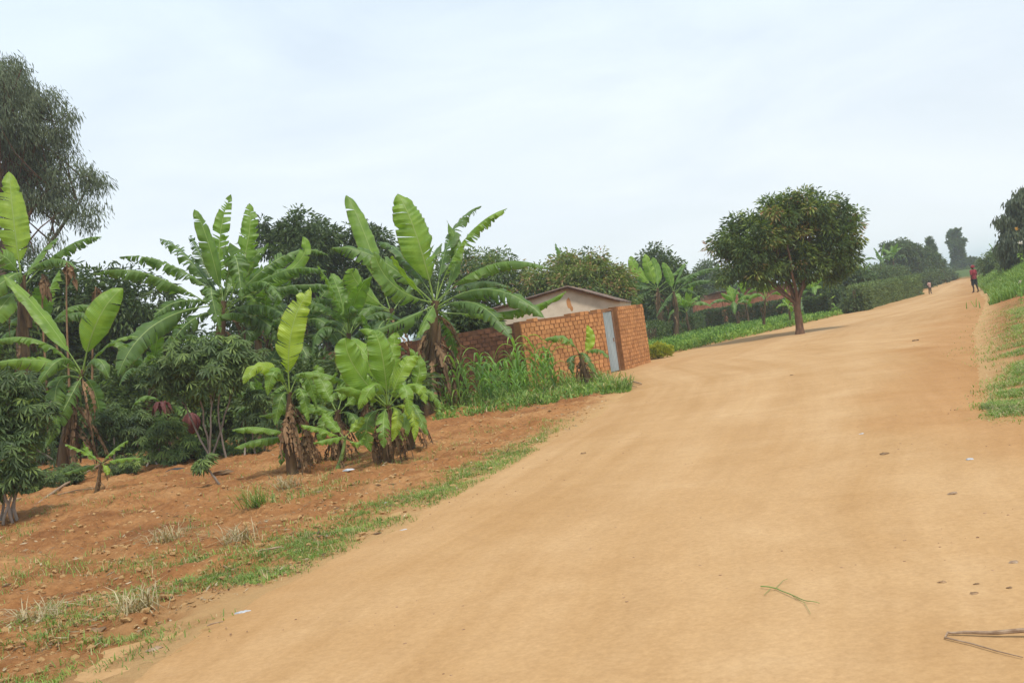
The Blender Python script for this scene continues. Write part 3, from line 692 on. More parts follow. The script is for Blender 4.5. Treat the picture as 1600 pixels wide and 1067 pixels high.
hero('dark stemmed banana stump between the two front clumps', (528, 722), (528, 640), [
    (510, 640, 480, 630, 24, 0.1, 0.62, 0.2, 0.2, 0.2, 0.5), (478, 636, 428, 640, 20, 0.1, 0.6, -0.3, -0.5, 0.25), (540, 600, 545, 570, 26, 0.1, 0.6, 0.2, 0.3, 0.2, 0.9), (505, 600, 495, 570, 28, 0.15, 0.6, 0.2, 0.3, 0.2, 0.8), (552, 650, 562, 690, 26, 0.15, 0.5, -0.4, -0.5, 0.2, 0.8), (510, 655, 500, 695, 26, 0.15, 0.5, -0.3, -0.4, 0.2, 0.8), (560, 615, 590, 600, 26, 0.2, 0.55, 0.1, 0.2, 0.2, 0.6)], 11, 25, dead=9, deadlen=0.7, group='young banana plants at the plot edge')
hero('small sucker with thin green stem and flat leaves in front of the clump', (524, 744), (540, 682), [
    (503, 670, 470, 664, 20, 0.05, 0.72, -0.2, -0.3, 0.2), (518, 660, 505, 645, 22, 0.05, 0.65, 0.2, 0.3, 0.2, 0.6),
    (557, 664, 568, 652, 18, 0.05, 0.82, 0.1, 0.1, 0.2, 0.8), (520, 684, 490, 692, 18, 0.1, 0.65, -0.3, -0.4, 0.2), (560, 690, 572, 672, 16, 0.05, 0.7, 0.1, 0.1, 0.2)],
    4.5, 26, dead=2, deadlen=0.3, young=True, group='young banana plants at the plot edge')
# --- left edge plants
hero('banana plant near the left edge with one whole upright leaf and long leaves leftwards', (98, 745), (130, 578), [
    (153, 500, 192, 450, 48, 0.05, 0.72, -0.2, 0.0, 0.15, 1.1),
    (66, 492, 6, 430, 32, 0.12, 0.68, 0.1, 0.3, 0.25, 0.5),
    (62, 532, -20, 536, 28, 0.3, 0.55, -0.2, -0.3, 0.25),
    (55, 562, -20, 572, 36, 0.25, 0.62, -0.8, -1.2, 0.2, 0.5),
    (172, 536, 216, 526, 18, 0.15, 0.6, 0.2, 0.3, 0.3),
    (90, 600, 92, 678, 34, 0.3, 0.4, -0.7, -0.9, 0.15, 0.7),
    (100, 560, 60, 600, 32, 0.3, 0.45, -0.8, -1.2, 0.2, 0.5),
    (150, 560, 170, 590, 28, 0.2, 0.4, -0.5, -0.7, 0.2, 0.6), (110, 620, 70, 700, 34, 0.3, 0.35, -0.6, -0.8, 0.1, 0.7), (150, 620, 160, 690, 30, 0.3, 0.3, 0.3, 0.4, 0.1, 0.7)], 9, 31, dead=12, deadlen=1.3, group=GB)
hero('young banana between cassava bushes at left with two round-tipped leaves', (132, 712), (134, 668), [
    (112, 625, 103, 600, 30, 0.05, 0.85, -0.1, -0.1, 0.15, 1.2), (155, 618, 176, 588, 34, 0.05, 0.6, 0.0, 0.1, 0.15, 1.0),
    (150, 660, 175, 680, 20, 0.1, 0.4, -0.2, -0.2, 0.2)], 6, 32, dead=2, deadlen=0.3, group='young banana plants at the plot edge')
hero('small flat-leaved banana seedling standing on bare soil at left', (150, 768), (158, 722), [
    (128, 704, 102, 694, 18, 0.05, 0.68, -0.1, -0.2, 0.2), (178, 702, 200, 688, 16, 0.05, 0.68, 0.1, 0.1, 0.2), (190, 716, 222, 716, 14, 0.05, 0.68, -0.1, -0.2, 0.2),
    (140, 708, 130, 690, 12, 0.05, 0.6, 0.2, 0.2, 0.2), (166, 730, 168, 742, 12, 0.05, 0.85, -0.1, -0.2, 0.2, 1.0), (130, 730, 98, 740, 14, 0.05, 0.5, 0.1, 0.1, 0.2)], 4, 33, dead=2, deadlen=0.25, group='young banana plants at the plot edge')
hero('banana plant at the left edge with a broken paddle leaf against the gum tree', (35, 700), (34, 430), [
    (22, 350, 14, 268, 50, 0.16, 0.85, 0, 0.2, 0.1, 1.2), (100, 388, 158, 370, 32, 0.55, 0.45, 0.2, 0.3, 0.2),
    (5, 400, -40, 395, 40, 0.3, 0.5, -0.5, -0.8, 0.2, 0.6), (20, 430, -30, 470, 44, 0.3, 0.45, -0.9, -1.2, 0.2, 0.6), (80, 405, 120, 420, 30, 0.3, 0.4, -0.2, -0.4, 0.2, 0.4),
    (10, 470, -20, 520, 40, 0.2, 0.6, -0.9, -1.1, 0.1, 0.8), (60, 400, 90, 372, 28, 0.3, 0.5, 0.6, 1.0, 0.2)], 15, 34, Y=26, dead=7, deadlen=1.2, group=GB)
hero('banana plant cut by the left picture edge with yellow green leaves', (-15, 720), (-10, 560), [
    (5, 500, 30, 455, 40, 0.1, 0.7, 0, 0.1, 0.15, 0.9), (30, 520, 78, 560, 30, 0.2, 0.5, 0, 0, 0.2, 0.4), (20, 560, 40, 620, 34, 0.3, 0.4, -0.4, -0.4, 0.2, 0.5), (0, 480, -30, 440, 40, 0.2, 0.5, 0.4, 0.5, 0.2, 0.6)], 12, 35, dead=5, group=GB)
# --- flowering plants in the shade
e = hero('banana plant carrying dark red flower buds beside the big cassava', (272, 716), (262, 636), [
    (230, 618, 205, 640, 20, 0.2, 0.5, -0.1, -0.2, 0.2), (285, 640, 305, 680, 20, 0.2, 0.5, -0.2, -0.4, 0.2, 0.5), (245, 655, 222, 690, 18, 0.2, 0.4, -0.1, -0.2, 0.2, 0.5), (275, 615, 300, 610, 22, 0.2, 0.5, 0.1, 0.1, 0.2)], 6, 36, dead=3, deadlen=0.5, group='banana plants carrying buds')
b_ = e.location; Yb = b_.y
add_bud(e, AT(262, 636, Yb), AT(297, 645, Yb - 0.5), M(32, Yb), '')
hb = MB(); rr = random.Random(4)
for k in range(6):
    s = AT(252, 630, Yb - 0.3); a = k * 1.05
    banana_leaf_mesh(hb, s, s + Vector((math.cos(a) * 0.14, math.sin(a) * .14, 0.02)), s + Vector((math.cos(a) * 0.24, math.sin(a) * .24, -0.26)), 0.14, 0, 0.5, rr, 0.2, pet=0.02, dead=True, K=6)
o = hb.build('open_flower_bud', BUD, e, b_, smooth=True)
# --- small plant in front of the wall
hero('small banana plant growing in the maize bed before the brick wall', (922, 606), (906, 552), [
    (882, 528, 850, 531, 22, 0.3, 0.55, -0.2, -0.4, 0.2, 0.4), (922, 533, 917, 508, 16, 0.05, 0.92, 0, 0, 0.2, 1.0), (932, 545, 950, 560, 18, 0.3, 0.5, -0.1, -0.3, 0.2),
    (893, 560, 896, 584, 16, 0.2, 0.2, -0.2, -0.3, 0.2, 0.7), (915, 556, 935, 590, 14, 0.3, 0.35, -0.4, -0.5, 0.2, 0.5)], 6, 41, dead=8, deadlen=0.5, group='banana plants beside the brick wall')
# --- beyond the wall
hero('dark banana plant with high fanned leaves right of the brick pillar', (1038, 531), (1027, 450), [
    (997, 425, 986, 400, 20, 0.1, 0.75, -0.2, -0.2, 0.15, 1.0), (1015, 422, 1008, 397, 20, 0.1, 0.78, -0.2, -0.1, 0.15, 1.0), (1026, 425, 1020, 402, 18, 0.1, 0.6, 0.3, 0.4, 0.15, 0.8),
    (1050, 430, 1070, 411, 18, 0.2, 0.55, 0.1, 0.2, 0.2), (985, 436, 950, 424, 18, 0.5, 0.3, 0, -0.2, 0.2), (998, 446, 960, 456, 18, 0.5, 0.25, -0.4, -0.8, 0.2),
    (1000, 460, 985, 490, 18, 0.4, 0.2, -0.4, -0.6, 0.2), (1075, 430, 1110, 425, 16, 0.5, 0.35, 0.3, 0.5, 0.2)], 5, 51, dead=7, deadlen=1.0, group='banana plants beyond the wall')
hero('dark banana plant with level leaves, left of the mango tree', (1055, 530), (1052, 455), [
    (1085, 428, 1117, 420, 15, 0.5, 0.35, 0, 0, 0.2), (1085, 440, 1118, 441, 16, 0.5, 0.35, -0.4, -0.6, 0.2), (1075, 452, 1096, 470, 16, 0.4, 0.22, -0.4, -0.6, 0.2), (1040, 470, 1025, 495, 16, 0.4, 0.22, -0.3, -0.5, 0.2),
    (1045, 430, 1035, 410, 15, 0.1, 0.6, 0, 0, 0.2, 0.9), (1062, 428, 1075, 408, 13, 0.1, 0.45, 0.2, 0.3, 0.2)], 5, 52, dead=6, deadlen=0.9, group='banana plants beyond the wall')
SM = 'small banana plants on the green strip'
for i, (lab, b, c, n, L_, W_, r_, tint, sc) in enumerate([
    ('small banana plant nearest the wall with one broad upright leaf', (1079, 523), (1072, 486), 7, 44, 16, 2.6, 0.62, 0),
    ('leaning small banana with grey trunk left on the green strip', (1155, 512), (1148, 478), 8, 46, 15, 3, 0.55, 0),
    ('thin stemmed small banana between the leaning one and the brown stake', (1169, 508), (1162, 466), 7, 44, 14, 2.2, 0.62, 0),
    ('small banana left of the mango trunk with a yellow upright leaf', (1193, 516), (1196, 464), 8, 48, 15, 2.6, 0.75, 0),
    ('tiny banana sucker touching the left side of the mango trunk', (1236, 508), (1233, 482), 5, 30, 11, 1.8, 0.65, 0),
    ('small banana right of the mango trunk with a pale dry stem', (1273, 491), (1271, 458), 8, 44, 15, 3.2, 0.72, 0),
    ('shaded banana in the yard between wall and mango, behind the hedge', (1120, 498), (1118, 452), 7, 46, 14, 3, 0.3, 0),
    ('banana touching the left underside of the mango crown', (1178, 496), (1176, 446), 7, 42, 13, 3, 0.35, 0),
    ('lowest banana seedling by the dark hedge right of the mango', (1290, 492), (1290, 478), 5, 22, 8, 1.6, 0.75, 0)]):
    auto_banana(lab, b, c, n, L_, W_, r_, 60 + i, tear=0.2, tint=tint - 0.15, dead=3, deadlen=0.4, group=SM)
for i, (lab, px, py, cy, Y) in enumerate([
    ('far banana plant behind the clipped hedge, left of two', 1378, 478, 408, 95), ('far banana plant behind the clipped hedge, right of two', 1398, 474, 404, 100),
    ('banana plant half hidden behind the mango crown at right', 1352, 482, 432, 80), ('far banana plant above the grass bank at right', 1560, 452, 402, 85),
    ('banana leaf tuft poking above the flowering tree behind the house', 876, 520, 408, 60)]):
    auto_banana(lab, (px, py), (px - 2, cy), 7, 28, 9, 2, 80 + i, Y=Y, tear=0.3, tint=0.2, dead=2, deadlen=0.8, group='far banana plants')

# ------------------------------------------------------------------ trees
tree('mango_tree', 'round dark mango tree with forked trunk standing alone at the road edge', 'tree', G(1250, 523).y, 1250, [
    (1232, 375, 62, 0.8), (1182, 378, 42), (1288, 368, 46), (1262, 325, 36, 0.85), (1218, 338, 32), (1308, 344, 28), (1142, 378, 22), (1162, 402, 34, 0.8), (1296, 405, 36, 0.9),
    (1190, 420, 32, 0.8), (1245, 412, 42, 0.7), (1326, 372, 18), (1283, 304, 14), (1122, 388, 12), (1152, 350, 13), (1338, 334, 10), (1134, 428, 16), (1172, 342, 14), (1330, 400, 14), (1244, 305, 12), (1206, 322, 14), (1312, 320, 12)],
    0.17, 820, 46, 0.20, 0.065, MANGO, BARK, 101, crad=0.32, shell=0.85, tint0=0.45, flush=0.2, fork=0.33, twigs=60, droop=0.4, tvar=0.35)
tree('gum_tree', 'tall airy gum tree with drooping foliage at the upper left', 'tree', 42, -60, [
    (10, 195, 56), (70, 165, 26), (55, 215, 42), (-30, 150, 80), (5, 110, 28), (92, 205, 18), (48, 262, 36), (85, 285, 26), (140, 285, 22), (128, 258, 13), (150, 322, 16), (112, 328, 20), (72, 318, 22), (85, 368, 13), (-20, 300, 50), (55, 395, 18), (12, 330, 22),
    (30, 140, 18), (108, 182, 9), (100, 240, 16), (142, 350, 10), (35, 300, 18)],
    0.36, 620, 62, 0.26, 0.042, EUCA, BARK, 102, kind='hang', crad=0.62, fork=0.45, droop=0.2, tint0=0.45, shell=0.55, twigs=120)
tree('dark_tree', 'dense dark tree filling the left side behind the banana plants', 'tree', 33, 190, [
    (140, 470, 55), (60, 450, 45), (200, 480, 60), (235, 520, 50), (120, 530, 60), (50, 520, 60), (190, 570, 60), (90, 600, 60), (-10, 480, 50), (240, 600, 45), (90, 425, 22), (10, 600, 60)],
    0.3, 1900, 16, 0.26, 0.08, DARKL, BARK, 103, crad=0.4, fork=0.2, tint0=0.25, tvar=0.35)
tree('dark_tree', 'bushy dark tree behind the ragged banana plant, touching the horizon gap', 'tree', 36, 330, [
    (300, 560, 60), (360, 570, 60), (420, 540, 60), (460, 590, 60), (380, 480, 36), (250, 640, 50), (330, 640, 60), (410, 650, 50), (480, 500, 40), (520, 620, 50)], 0.25, 1500, 15, 0.26, 0.08, DARKL, BARK, 104, fork=0.2, tint0=0.2)
tree('dark_tree', 'round dark treetop behind the two tallest banana plants', 'tree', 44, 490, [
    (470, 365, 38), (440, 375, 30), (500, 380, 34), (560, 368, 26), (585, 385, 30), (480, 420, 50), (540, 430, 50), (600, 430, 40), (408, 350, 12), (402, 375, 16), (455, 480, 50), (540, 500, 55), (625, 400, 16), (600, 480, 50), (650, 480, 44), (650, 445, 30)],
    0.26, 2300, 16, 0.27, 0.085, DARKL, BARK, 105, tint0=0.35, fork=0.5)
tree('flowering_tree', 'loose tree with yellowish twigs behind the right leaves of the tallest banana', 'tree', 52, 745, [
    (745, 415, 28), (775, 425, 34), (720, 440, 36), (800, 440, 28), (740, 470, 40), (795, 402, 7), (690, 420, 26)], 0.2, 700, 15, 0.25, 0.08, MANGO, BARK, 106, flush=0.22, tint0=0.5, fork=0.5)
tree('flowering_tree', 'rounded tree with rusty blossom rising over the house roof', 'tree', 50, 905, [
    (905, 422, 27), (870, 430, 24), (940, 432, 27), (845, 440, 22), (965, 440, 22), (905, 450, 42), (960, 465, 34), (830, 455, 26), (928, 408, 14), (885, 410, 14)], 0.2, 420, 46, 0.22, 0.085, MANGO, BARK, 107, flush=0.62, tint0=0.66, fork=0.4, crad=0.5)
tree('dark_tree', 'dark treetop behind the dark banana plants right of the pillar', 'tree', 62, 1030, [
    (1015, 408, 20), (1030, 400, 18), (1045, 420, 22), (1010, 435, 28), (1060, 450, 30), (1035, 470, 34), (1000, 470, 26)], 0.2, 700, 15, 0.3, 0.1, DARKL, BARK, 108, tint0=0.4)
tree('dark_tree', 'low bushy tree seen left of the mango crown, over the brick house', 'tree', 98, 1095, [
    (1098, 420, 12), (1110, 412, 8), (1090, 440, 22), (1115, 450, 26), (1080, 460, 22), (1130, 440, 22)], 0.18, 600, 13, 0.34, 0.12, FARL, BARK, 109, tint0=0.35)
tree('pale_trunk_tree', 'pale forked trunk tree in the shade right of the mango trunk', 'tree', 70, 1310, [
    (1318, 432, 26), (1340, 440, 24), (1290, 440, 26), (1325, 460, 22), (1350, 455, 22), (1300, 420, 16)], 0.14, 800, 14, 0.3, 0.1, DARKL, BARKP, 110, tint0=0.4, fork=0.35)
tree('dark_tree', 'dark tree left of two standing behind the clipped hedge', 'tree', 115, 1400, [
    (1400, 392, 15), (1388, 388, 10), (1412, 386, 12), (1405, 410, 18), (1420, 400, 10)], 0.2, 420, 14, 0.42, 0.15, FARL, BARK, 111, tint0=0.3)
tree('dark_tree', 'dark tree right of two standing behind the clipped hedge', 'tree', 118, 1432, [
    (1425, 390, 13), (1440, 402, 17), (1418, 402, 10), (1460, 412, 14), (1445, 425, 22), (1425, 428, 22), (1465, 430, 14)], 0.2, 700, 14, 0.42, 0.15, FARL, BARK, 112, tint0=0.3)
tree('conifer', 'slim pointed conifer between the dark trees and the tall tower-like tree', 'tree', 150, 1458, [
    (1453, 380, 5, 1.6), (1455, 392, 8, 1.3), (1458, 405, 10, 1.1), (1460, 418, 12)], 0.2, 360, 12, 0.5, 0.18, FARL, BARK, 113, kind='up', tint0=0.25, fork=0.5)
tree('tower_tree', 'tall narrow grey green tree where the road disappears', 'tree', 190, 1500, [
    (1491, 373, 7, 1.2), (1495, 387, 9), (1497, 400, 9), (1486, 366, 3.5, 1.3), (1497, 363, 3.5, 1.5), (1503, 378, 3.5), (1500, 412, 11), (1517, 411, 8), (1526, 412, 5), (1484, 380, 3)], 0.35, 700, 13, 0.7, 0.28, FARL, BARK, 114, kind='up', tint0=0.35, fork=0.6)
tree('shade_tree', 'broad dark tree with drooping twigs at the right edge above the bank', 'tree', 60, 1625, [
    (1605, 330, 28), (1590, 350, 24), (1600, 380, 32), (1582, 345, 14), (1568, 340, 10), (1577, 375, 16), (1610, 400, 30), (1590, 395, 20), (1605, 300, 16), (1640, 350, 50), (1585, 315, 10)],
    0.25, 1100, 15, 0.34, 0.10, EUCA, BARK, 115, kind='hang', tint0=0.25, fork=0.5, crad=0.45)
for i, (lab, px, Y, bl, n) in enumerate([
    ('grey green bush beyond the hedge end at the far left road side', 1480, 150, [(1478, 425, 11), (1490, 430, 10), (1470, 432, 8)], 220),
    ('low far bush under the tall narrow tree', 1502, 170, [(1500, 428, 10), (1512, 426, 9), (1490, 432, 8)], 220),
    ('rounded bush left of the right-edge tree, above the bank', 1552, 80, [(1550, 408, 14), (1562, 400, 12), (1545, 418, 12), (1572, 410, 15)], 380),
    ('leafy bush on top of the bank below the right-edge tree', 1590, 66, [(1588, 410, 16), (1600, 405, 16), (1578, 418, 14)], 380),
    ('dark bush closing the far end of the road on the right', 1535, 130, [(1534, 415, 9), (1540, 424, 9), (1528, 425, 7)], 200),
    ('low bush beside the far orange pillar', 1478, 128, [(1478, 436, 9), (1486, 432, 8), (1470, 428, 8)], 220),
    ('pale bush behind the red shirted person', 1512, 140, [(1512, 428, 7), (1520, 424, 7), (1504, 430, 6)], 200),
    ('dark bush behind the walking child', 1458, 112, [(1452, 430, 10), (1462, 434, 9), (1446, 436, 9)], 260),
    ('bush with spreading grey leaves in front of the clipped hedge start', 1334, 56, [(1336, 474, 10), (1344, 468, 10), (1326, 480, 7)], 200),
    ('light green bush behind the hedge, left of the far trees', 1375, 86, [(1372, 430, 20), (1395, 432, 20), (1385, 445, 18), (1355, 442, 16)], 520),
    ('green bush at the far end of the clipped hedge', 1442, 100, [(1440, 440, 12), (1452, 436, 11), (1430, 440, 10)], 260),
    ('bushes left behind the low brick house', 1110, 92, [(1110, 470, 22), (1085, 475, 20), (1060, 480, 20)], 420),
    ('dark bush between the mango trunk and the red brick house', 1285, 66, [(1290, 460, 18), (1300, 475, 14), (1265, 455, 14), (1310, 480, 10)], 420),
    ('bushy shrub behind the maize bed at the wall foot', 735, 30, [(735, 505, 22), (755, 515, 16), (715, 520, 20)], 380)]):
    z = 0.3 if Y > 100 else 0.22
    tree('bush', lab, 'bush', Y, px, bl, 0.06, n, 12, z * 1.2, z * .42, FARL if 'dark bush between' not in lab and 'shrub' not in lab else DARKL, BARK, 130 + i, tint0=0.5 if i in (2, 3, 9) else 0.35, fork=0.3, twigs=8, crad=0.4)
# far tree line: each crown a tree of its own, closing the view behind everything
rl = random.Random(77); spots = []
for k in range(15):
    px = -60 + k * 112 + rl.uniform(-25, 25); Y = rl.uniform(150, 220)
    if 1180 < px < 1330: continue
    if px > 1480: continue
    hz_y = 412 + (1524 - px) * math.tan(ROLL)
    spots.append((px, Y, hz_y))
for k, (px, Y, hy) in enumerate(spots):
    tree('far_tree', 'far treetop low on the skyline, seen only through gaps in the planting', 'tree', Y, px + 4, [(px, hy - 6, 16), (px + 22, hy - 1, 15), (px - 22, hy + 1, 16), (px + 44, hy + 2, 13), (px - 44, hy + 3, 13)], 0.2, 420, 8, 0.9, 0.5, FARL, BARK, 300 + k,
         tint0=0.3, twigs=4, group='far skyline trees', crad=0.8)

# ------------------------------------------------------------------ cassava
def cassava(label, Y, base_px, blobs_px, nst, ncl, seed, leaf=0.17, tint=0.35):
    rng = np.random.default_rng(seed); pr = random.Random(seed)
    b = G(*base_px) if Y is None else AT(base_px[0], base_px[1], Y); Y = b.y; b.z = ground_z(b.x, b.y) - 0.03
    blobs = [(tuple(AT(q[0], q[1], Y + pr.uniform(-.5, .5) * M(q[2], Y))), M(q[2], Y), 0.7) for q in blobs_px]
    e = empty('cassava_bush', b, label, 'shrub', 'cassava bushes')
    cp, cd = crown_points(blobs, ncl, rng, 0.6); mb = MB(); n = len(cp)
    # palmate leaf: seven lobes drooping from one point
    nrm = unit(rng.normal(size=(n, 3)) * 0.35 + np.array([0, -0.25, 0.9]) + cd * 0.3)
    a = unit(np.cross(nrm, rng.normal(size=(n, 3)))); c = np.cross(nrm, a); Vs = []; Ts = []
    t0 = np.clip(tint + 0.25 * rng.normal(size=n), 0, 1)
    for k in range(7):
        an = (k - 3) * 0.72; D = unit(a * math.cos(an) + c * math.sin(an) - nrm * 0.35); L = leaf * (1 - 0.09 * abs(k - 3)) * (0.8 + 0.4 * rng.random(n))
        S = np.cross(D, nrm); S = unit(S); W = L[:, None] * 0.22; mid = cp + D * L[:, None] * 0.62
        V = np.stack([cp, mid + S * W / 2, cp + D * L[:, None] - np.array([0, 0, 0.15]) * L[:, None], mid - S * W / 2], 1).reshape(-1, 3)
        mb.add(V, np.arange(4 * n).reshape(n, 4), 0, np.repeat(t0, 4))
    mb.build('foliage', CASS, e, b)
    for s in range(nst):
        sm = MB(); st = b + Vector((pr.uniform(-.25, .25), pr.uniform(-.25, .25), 0)); q = blobs[s % len(blobs)]; tp = Vector(q[0])
        pts = limb(sm, st, tp, 0.022, 0.012, pr, 0.06, 8, 6)
        near = np.linalg.norm(cp - np.array(tp), axis=1).argsort()[:80]
        for j in pr.sample(list(near), min(12, len(near))): limb(sm, Vector(pts[pr.randint(5, 8)]), cp[j], 0.008, 0.003, pr, 0.1, 4, 4)
        sm.build('stem', BARKP, e, b, smooth=True)
    return e
cassava('big round-topped cassava bush left of centre on bare grey stems', None, (345, 722), [(300, 552, 48), (350, 545, 42), (265, 585, 40), (330, 580, 52), (370, 585, 34), (395, 560, 24), (240, 575, 26), (300, 610, 36), (355, 545, 30)], 5, 900, 1, 0.21, 0.35)
cassava('dark cassava bush at the left picture edge reaching to the soil', None, (8, 818), [(10, 640, 50), (40, 670, 40), (0, 710, 50), (30, 740, 34), (60, 640, 30), (20, 600, 40), (-20, 760, 40)], 5, 800, 2, 0.17, 0.25)
cassava('low cassava bush behind the flat-leaved banana seedling', None, (200, 728), [(175, 655, 32), (205, 670, 30), (150, 672, 24), (190, 700, 28), (225, 650, 20)], 4, 450, 3, 0.17, 0.22)
cassava('low light green cassava beside the red buds', None, (262, 728), [(262, 668, 26), (300, 695, 26), (240, 690, 24), (320, 700, 18), (275, 710, 24)], 4, 380, 4, 0.17, 0.55)
cassava('narrow cassava shoot standing alone left of the front banana clump', None, (318, 765), [(318, 725, 14), (325, 715, 10), (310, 728, 9)], 1, 40, 5, 0.16, 0.6)
cassava('shaded undergrowth cassava at the foot of the left banana', None, (110, 738), [(60, 700, 30), (100, 715, 24), (30, 690, 30), (230, 720, 18)], 3, 300, 6, 0.16, 0.3)
cassava('shaded cassava between the ragged banana and the lime green one', None, (400, 712), [(395, 650, 22), (420, 660, 22), (380, 670, 20), (405, 620, 22)], 3, 240, 7, 0.16, 0.25)
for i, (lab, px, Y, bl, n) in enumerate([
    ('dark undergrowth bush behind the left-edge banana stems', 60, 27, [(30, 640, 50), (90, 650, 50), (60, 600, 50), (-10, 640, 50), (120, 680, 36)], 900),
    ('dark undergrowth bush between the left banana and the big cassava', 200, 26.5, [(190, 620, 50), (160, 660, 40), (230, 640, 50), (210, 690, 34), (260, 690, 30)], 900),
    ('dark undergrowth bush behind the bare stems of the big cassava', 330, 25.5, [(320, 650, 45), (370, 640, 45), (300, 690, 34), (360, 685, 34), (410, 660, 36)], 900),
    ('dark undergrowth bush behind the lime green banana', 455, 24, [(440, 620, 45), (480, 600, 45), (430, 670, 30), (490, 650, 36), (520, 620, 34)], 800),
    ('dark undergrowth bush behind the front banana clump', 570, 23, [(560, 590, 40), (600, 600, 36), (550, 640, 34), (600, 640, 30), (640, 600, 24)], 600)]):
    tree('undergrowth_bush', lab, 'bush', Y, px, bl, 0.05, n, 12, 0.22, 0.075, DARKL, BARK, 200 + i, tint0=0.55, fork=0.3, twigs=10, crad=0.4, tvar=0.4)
for i, (lab, b, c, n, L_, W_, r_, Yv) in enumerate([
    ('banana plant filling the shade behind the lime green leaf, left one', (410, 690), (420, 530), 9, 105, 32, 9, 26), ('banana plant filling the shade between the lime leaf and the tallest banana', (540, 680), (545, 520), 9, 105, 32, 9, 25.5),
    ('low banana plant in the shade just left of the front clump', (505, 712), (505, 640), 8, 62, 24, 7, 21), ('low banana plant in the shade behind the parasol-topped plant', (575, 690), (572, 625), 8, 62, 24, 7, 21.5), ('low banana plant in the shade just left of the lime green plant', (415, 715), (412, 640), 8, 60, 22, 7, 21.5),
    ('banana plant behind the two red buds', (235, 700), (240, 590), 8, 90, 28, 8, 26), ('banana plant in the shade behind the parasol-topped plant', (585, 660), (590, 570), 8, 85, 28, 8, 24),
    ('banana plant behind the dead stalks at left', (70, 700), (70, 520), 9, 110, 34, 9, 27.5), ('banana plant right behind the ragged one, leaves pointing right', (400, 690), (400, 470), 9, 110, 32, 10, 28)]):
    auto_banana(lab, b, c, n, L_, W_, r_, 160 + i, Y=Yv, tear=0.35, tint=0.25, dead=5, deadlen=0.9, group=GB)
for i, (lab, bp_, bl) in enumerate([
    ('leafy weed at the soil edge under the dead stalks', (60, 770), [(55, 755, 22), (70, 748, 19)]),
    ('leafy weed just left of the flat-leaved seedling', (112, 758), [(108, 742, 22), (120, 736, 19), (98, 738, 19)]),
    ('leafy weed just right of the flat-leaved seedling', (196, 742), [(192, 728, 24), (208, 722, 20), (180, 732, 16)]),
    ('leafy weed below the left red bud', (238, 728), [(236, 712, 24), (250, 708, 20)]),
    ('leafy weed below the right red bud', (300, 722), [(296, 705, 24), (310, 700, 22), (282, 708, 19)]),
    ('leafy weed at the foot of the big cassava stems', (345, 716), [(340, 702, 22), (356, 700, 22)]),
    ('leafy weed between the big cassava and the lime banana', (392, 712), [(388, 698, 24), (404, 694, 22), (372, 700, 17)])]):
    cassava(lab, None, bp_, bl, 3, 190, 20 + i, 0.12, 0.5)
# dried upright banana leaves
def dry_stalk(label, base_px, top_px, Y, seed, n=5):
    rng = random.Random(seed); b = AT(base_px[0], base_px[1], Y); b.z = -0.03; t = AT(top_px[0], top_px[1], Y); mb = MB()
    tube(mb, [b.lerp(t, i / 6) + Vector((0.03 * math.sin(i), 0, 0)) for i in range(7)], [0.04 - 0.004 * i for i in range(7)], 7, 0, 0.6)
    o = mb.build('dead_banana_stalk', DEAD, None, b); tag(o, label, 'dead plant', 'dead banana stalks among the leaves')
    for k in range(n):
        a = rng.uniform(0, 6.3); dv = Vector((math.cos(a), math.sin(a), 0)); d = rng.uniform(0.4, 0.8); m = MB()
        banana_leaf_mesh(m, t - Vector((0, 0, 0.08 * k)), t + dv * 0.12 * d + Vector((0, 0, -0.35 * d)), t + dv * 0.2 * d + Vector((0, 0, -d)), 0.2, 0.5, rng.uniform(0.2, 0.8), rng, 0.9, pet=.02, dead=True, K=7)
        m.build('dead_leaf', DEAD, o, b)
dry_stalk('dead brown banana stalk sticking up at left, tallest of three', (104, 700), (105, 410), 25, 1)
dry_stalk('dead brown banana stalk at left, shorter one nearer the picture edge', (72, 700), (66, 428), 26, 2, 6)
dry_stalk('dead brown banana stalk leaning at the right of the tallest dead stalk', (135, 700), (150, 448), 26, 3, 3)

# ------------------------------------------------------------------ buildings
def brick_wall(mbB, mbM, a, b, h0, h1, thick, rng, bl=0.21, bh=0.125, ragged=0.03):
    a = Vector(a); b = Vector(b); L = (b - a).length; d = (b - a) / L; n = Vector((d.y, -d.x, 0))
    if n.y > 0: n = -n
    rows = int(max(h0, h1) / bh)
    c = (a + b) / 2
    # mud core stands a little behind the faces of the bricks
    core = []
    for s, hh in ((0, h0), (1, h1)):
        for q in (-1, 1):
            for z in (-0.1, hh - 0.05): core.append(tuple(a.lerp(b, s) + n * q * (thick / 2 - 0.016) + Vector((0, 0, z))))
    mbM.add(core, [(0, 1, 3, 2), (4, 6, 7, 5), (0, 4, 5, 1), (2, 3, 7, 6), (0, 2, 6, 4), (1, 5, 7, 3)], 0, 0.5)
    for r in range(rows):
        x = -(bl * 0.5 if r % 2 else 0)
        while x < L:
            w_ = bl * rng.uniform(0.88, 1.1); x0 = max(0, x); x1 = min(L, x + w_); x += w_
            if x1 - x0 < 0.05: continue
            hh = h0 + (h1 - h0) * ((x0 + x1) / 2 / L)
            z = r * bh + bh / 2
            if z > hh - ragged * rng.uniform(-1, 3) or (r == rows - 1 and rng.random() < 0.35): continue
            box(mbB, a + d * ((x0 + x1) / 2) + Vector((0, 0, z + rng.uniform(-.003, .003))) + n * rng.uniform(-0.004, 0.005), x1 - x0 - rng.uniform(0.022, 0.055), thick, bh - rng.uniform(0.008, 0.022), (d.x, d.y), 0, rng.uniform(0, 1), 0.003, rng)

rng = random.Random(9)
gl = G(953, 584); gr = G(968, 580)                     # gate jambs
pr_ = G(1011, 567)
pl = G(969, 579)
wtop = 1.98
Yg = gl.y
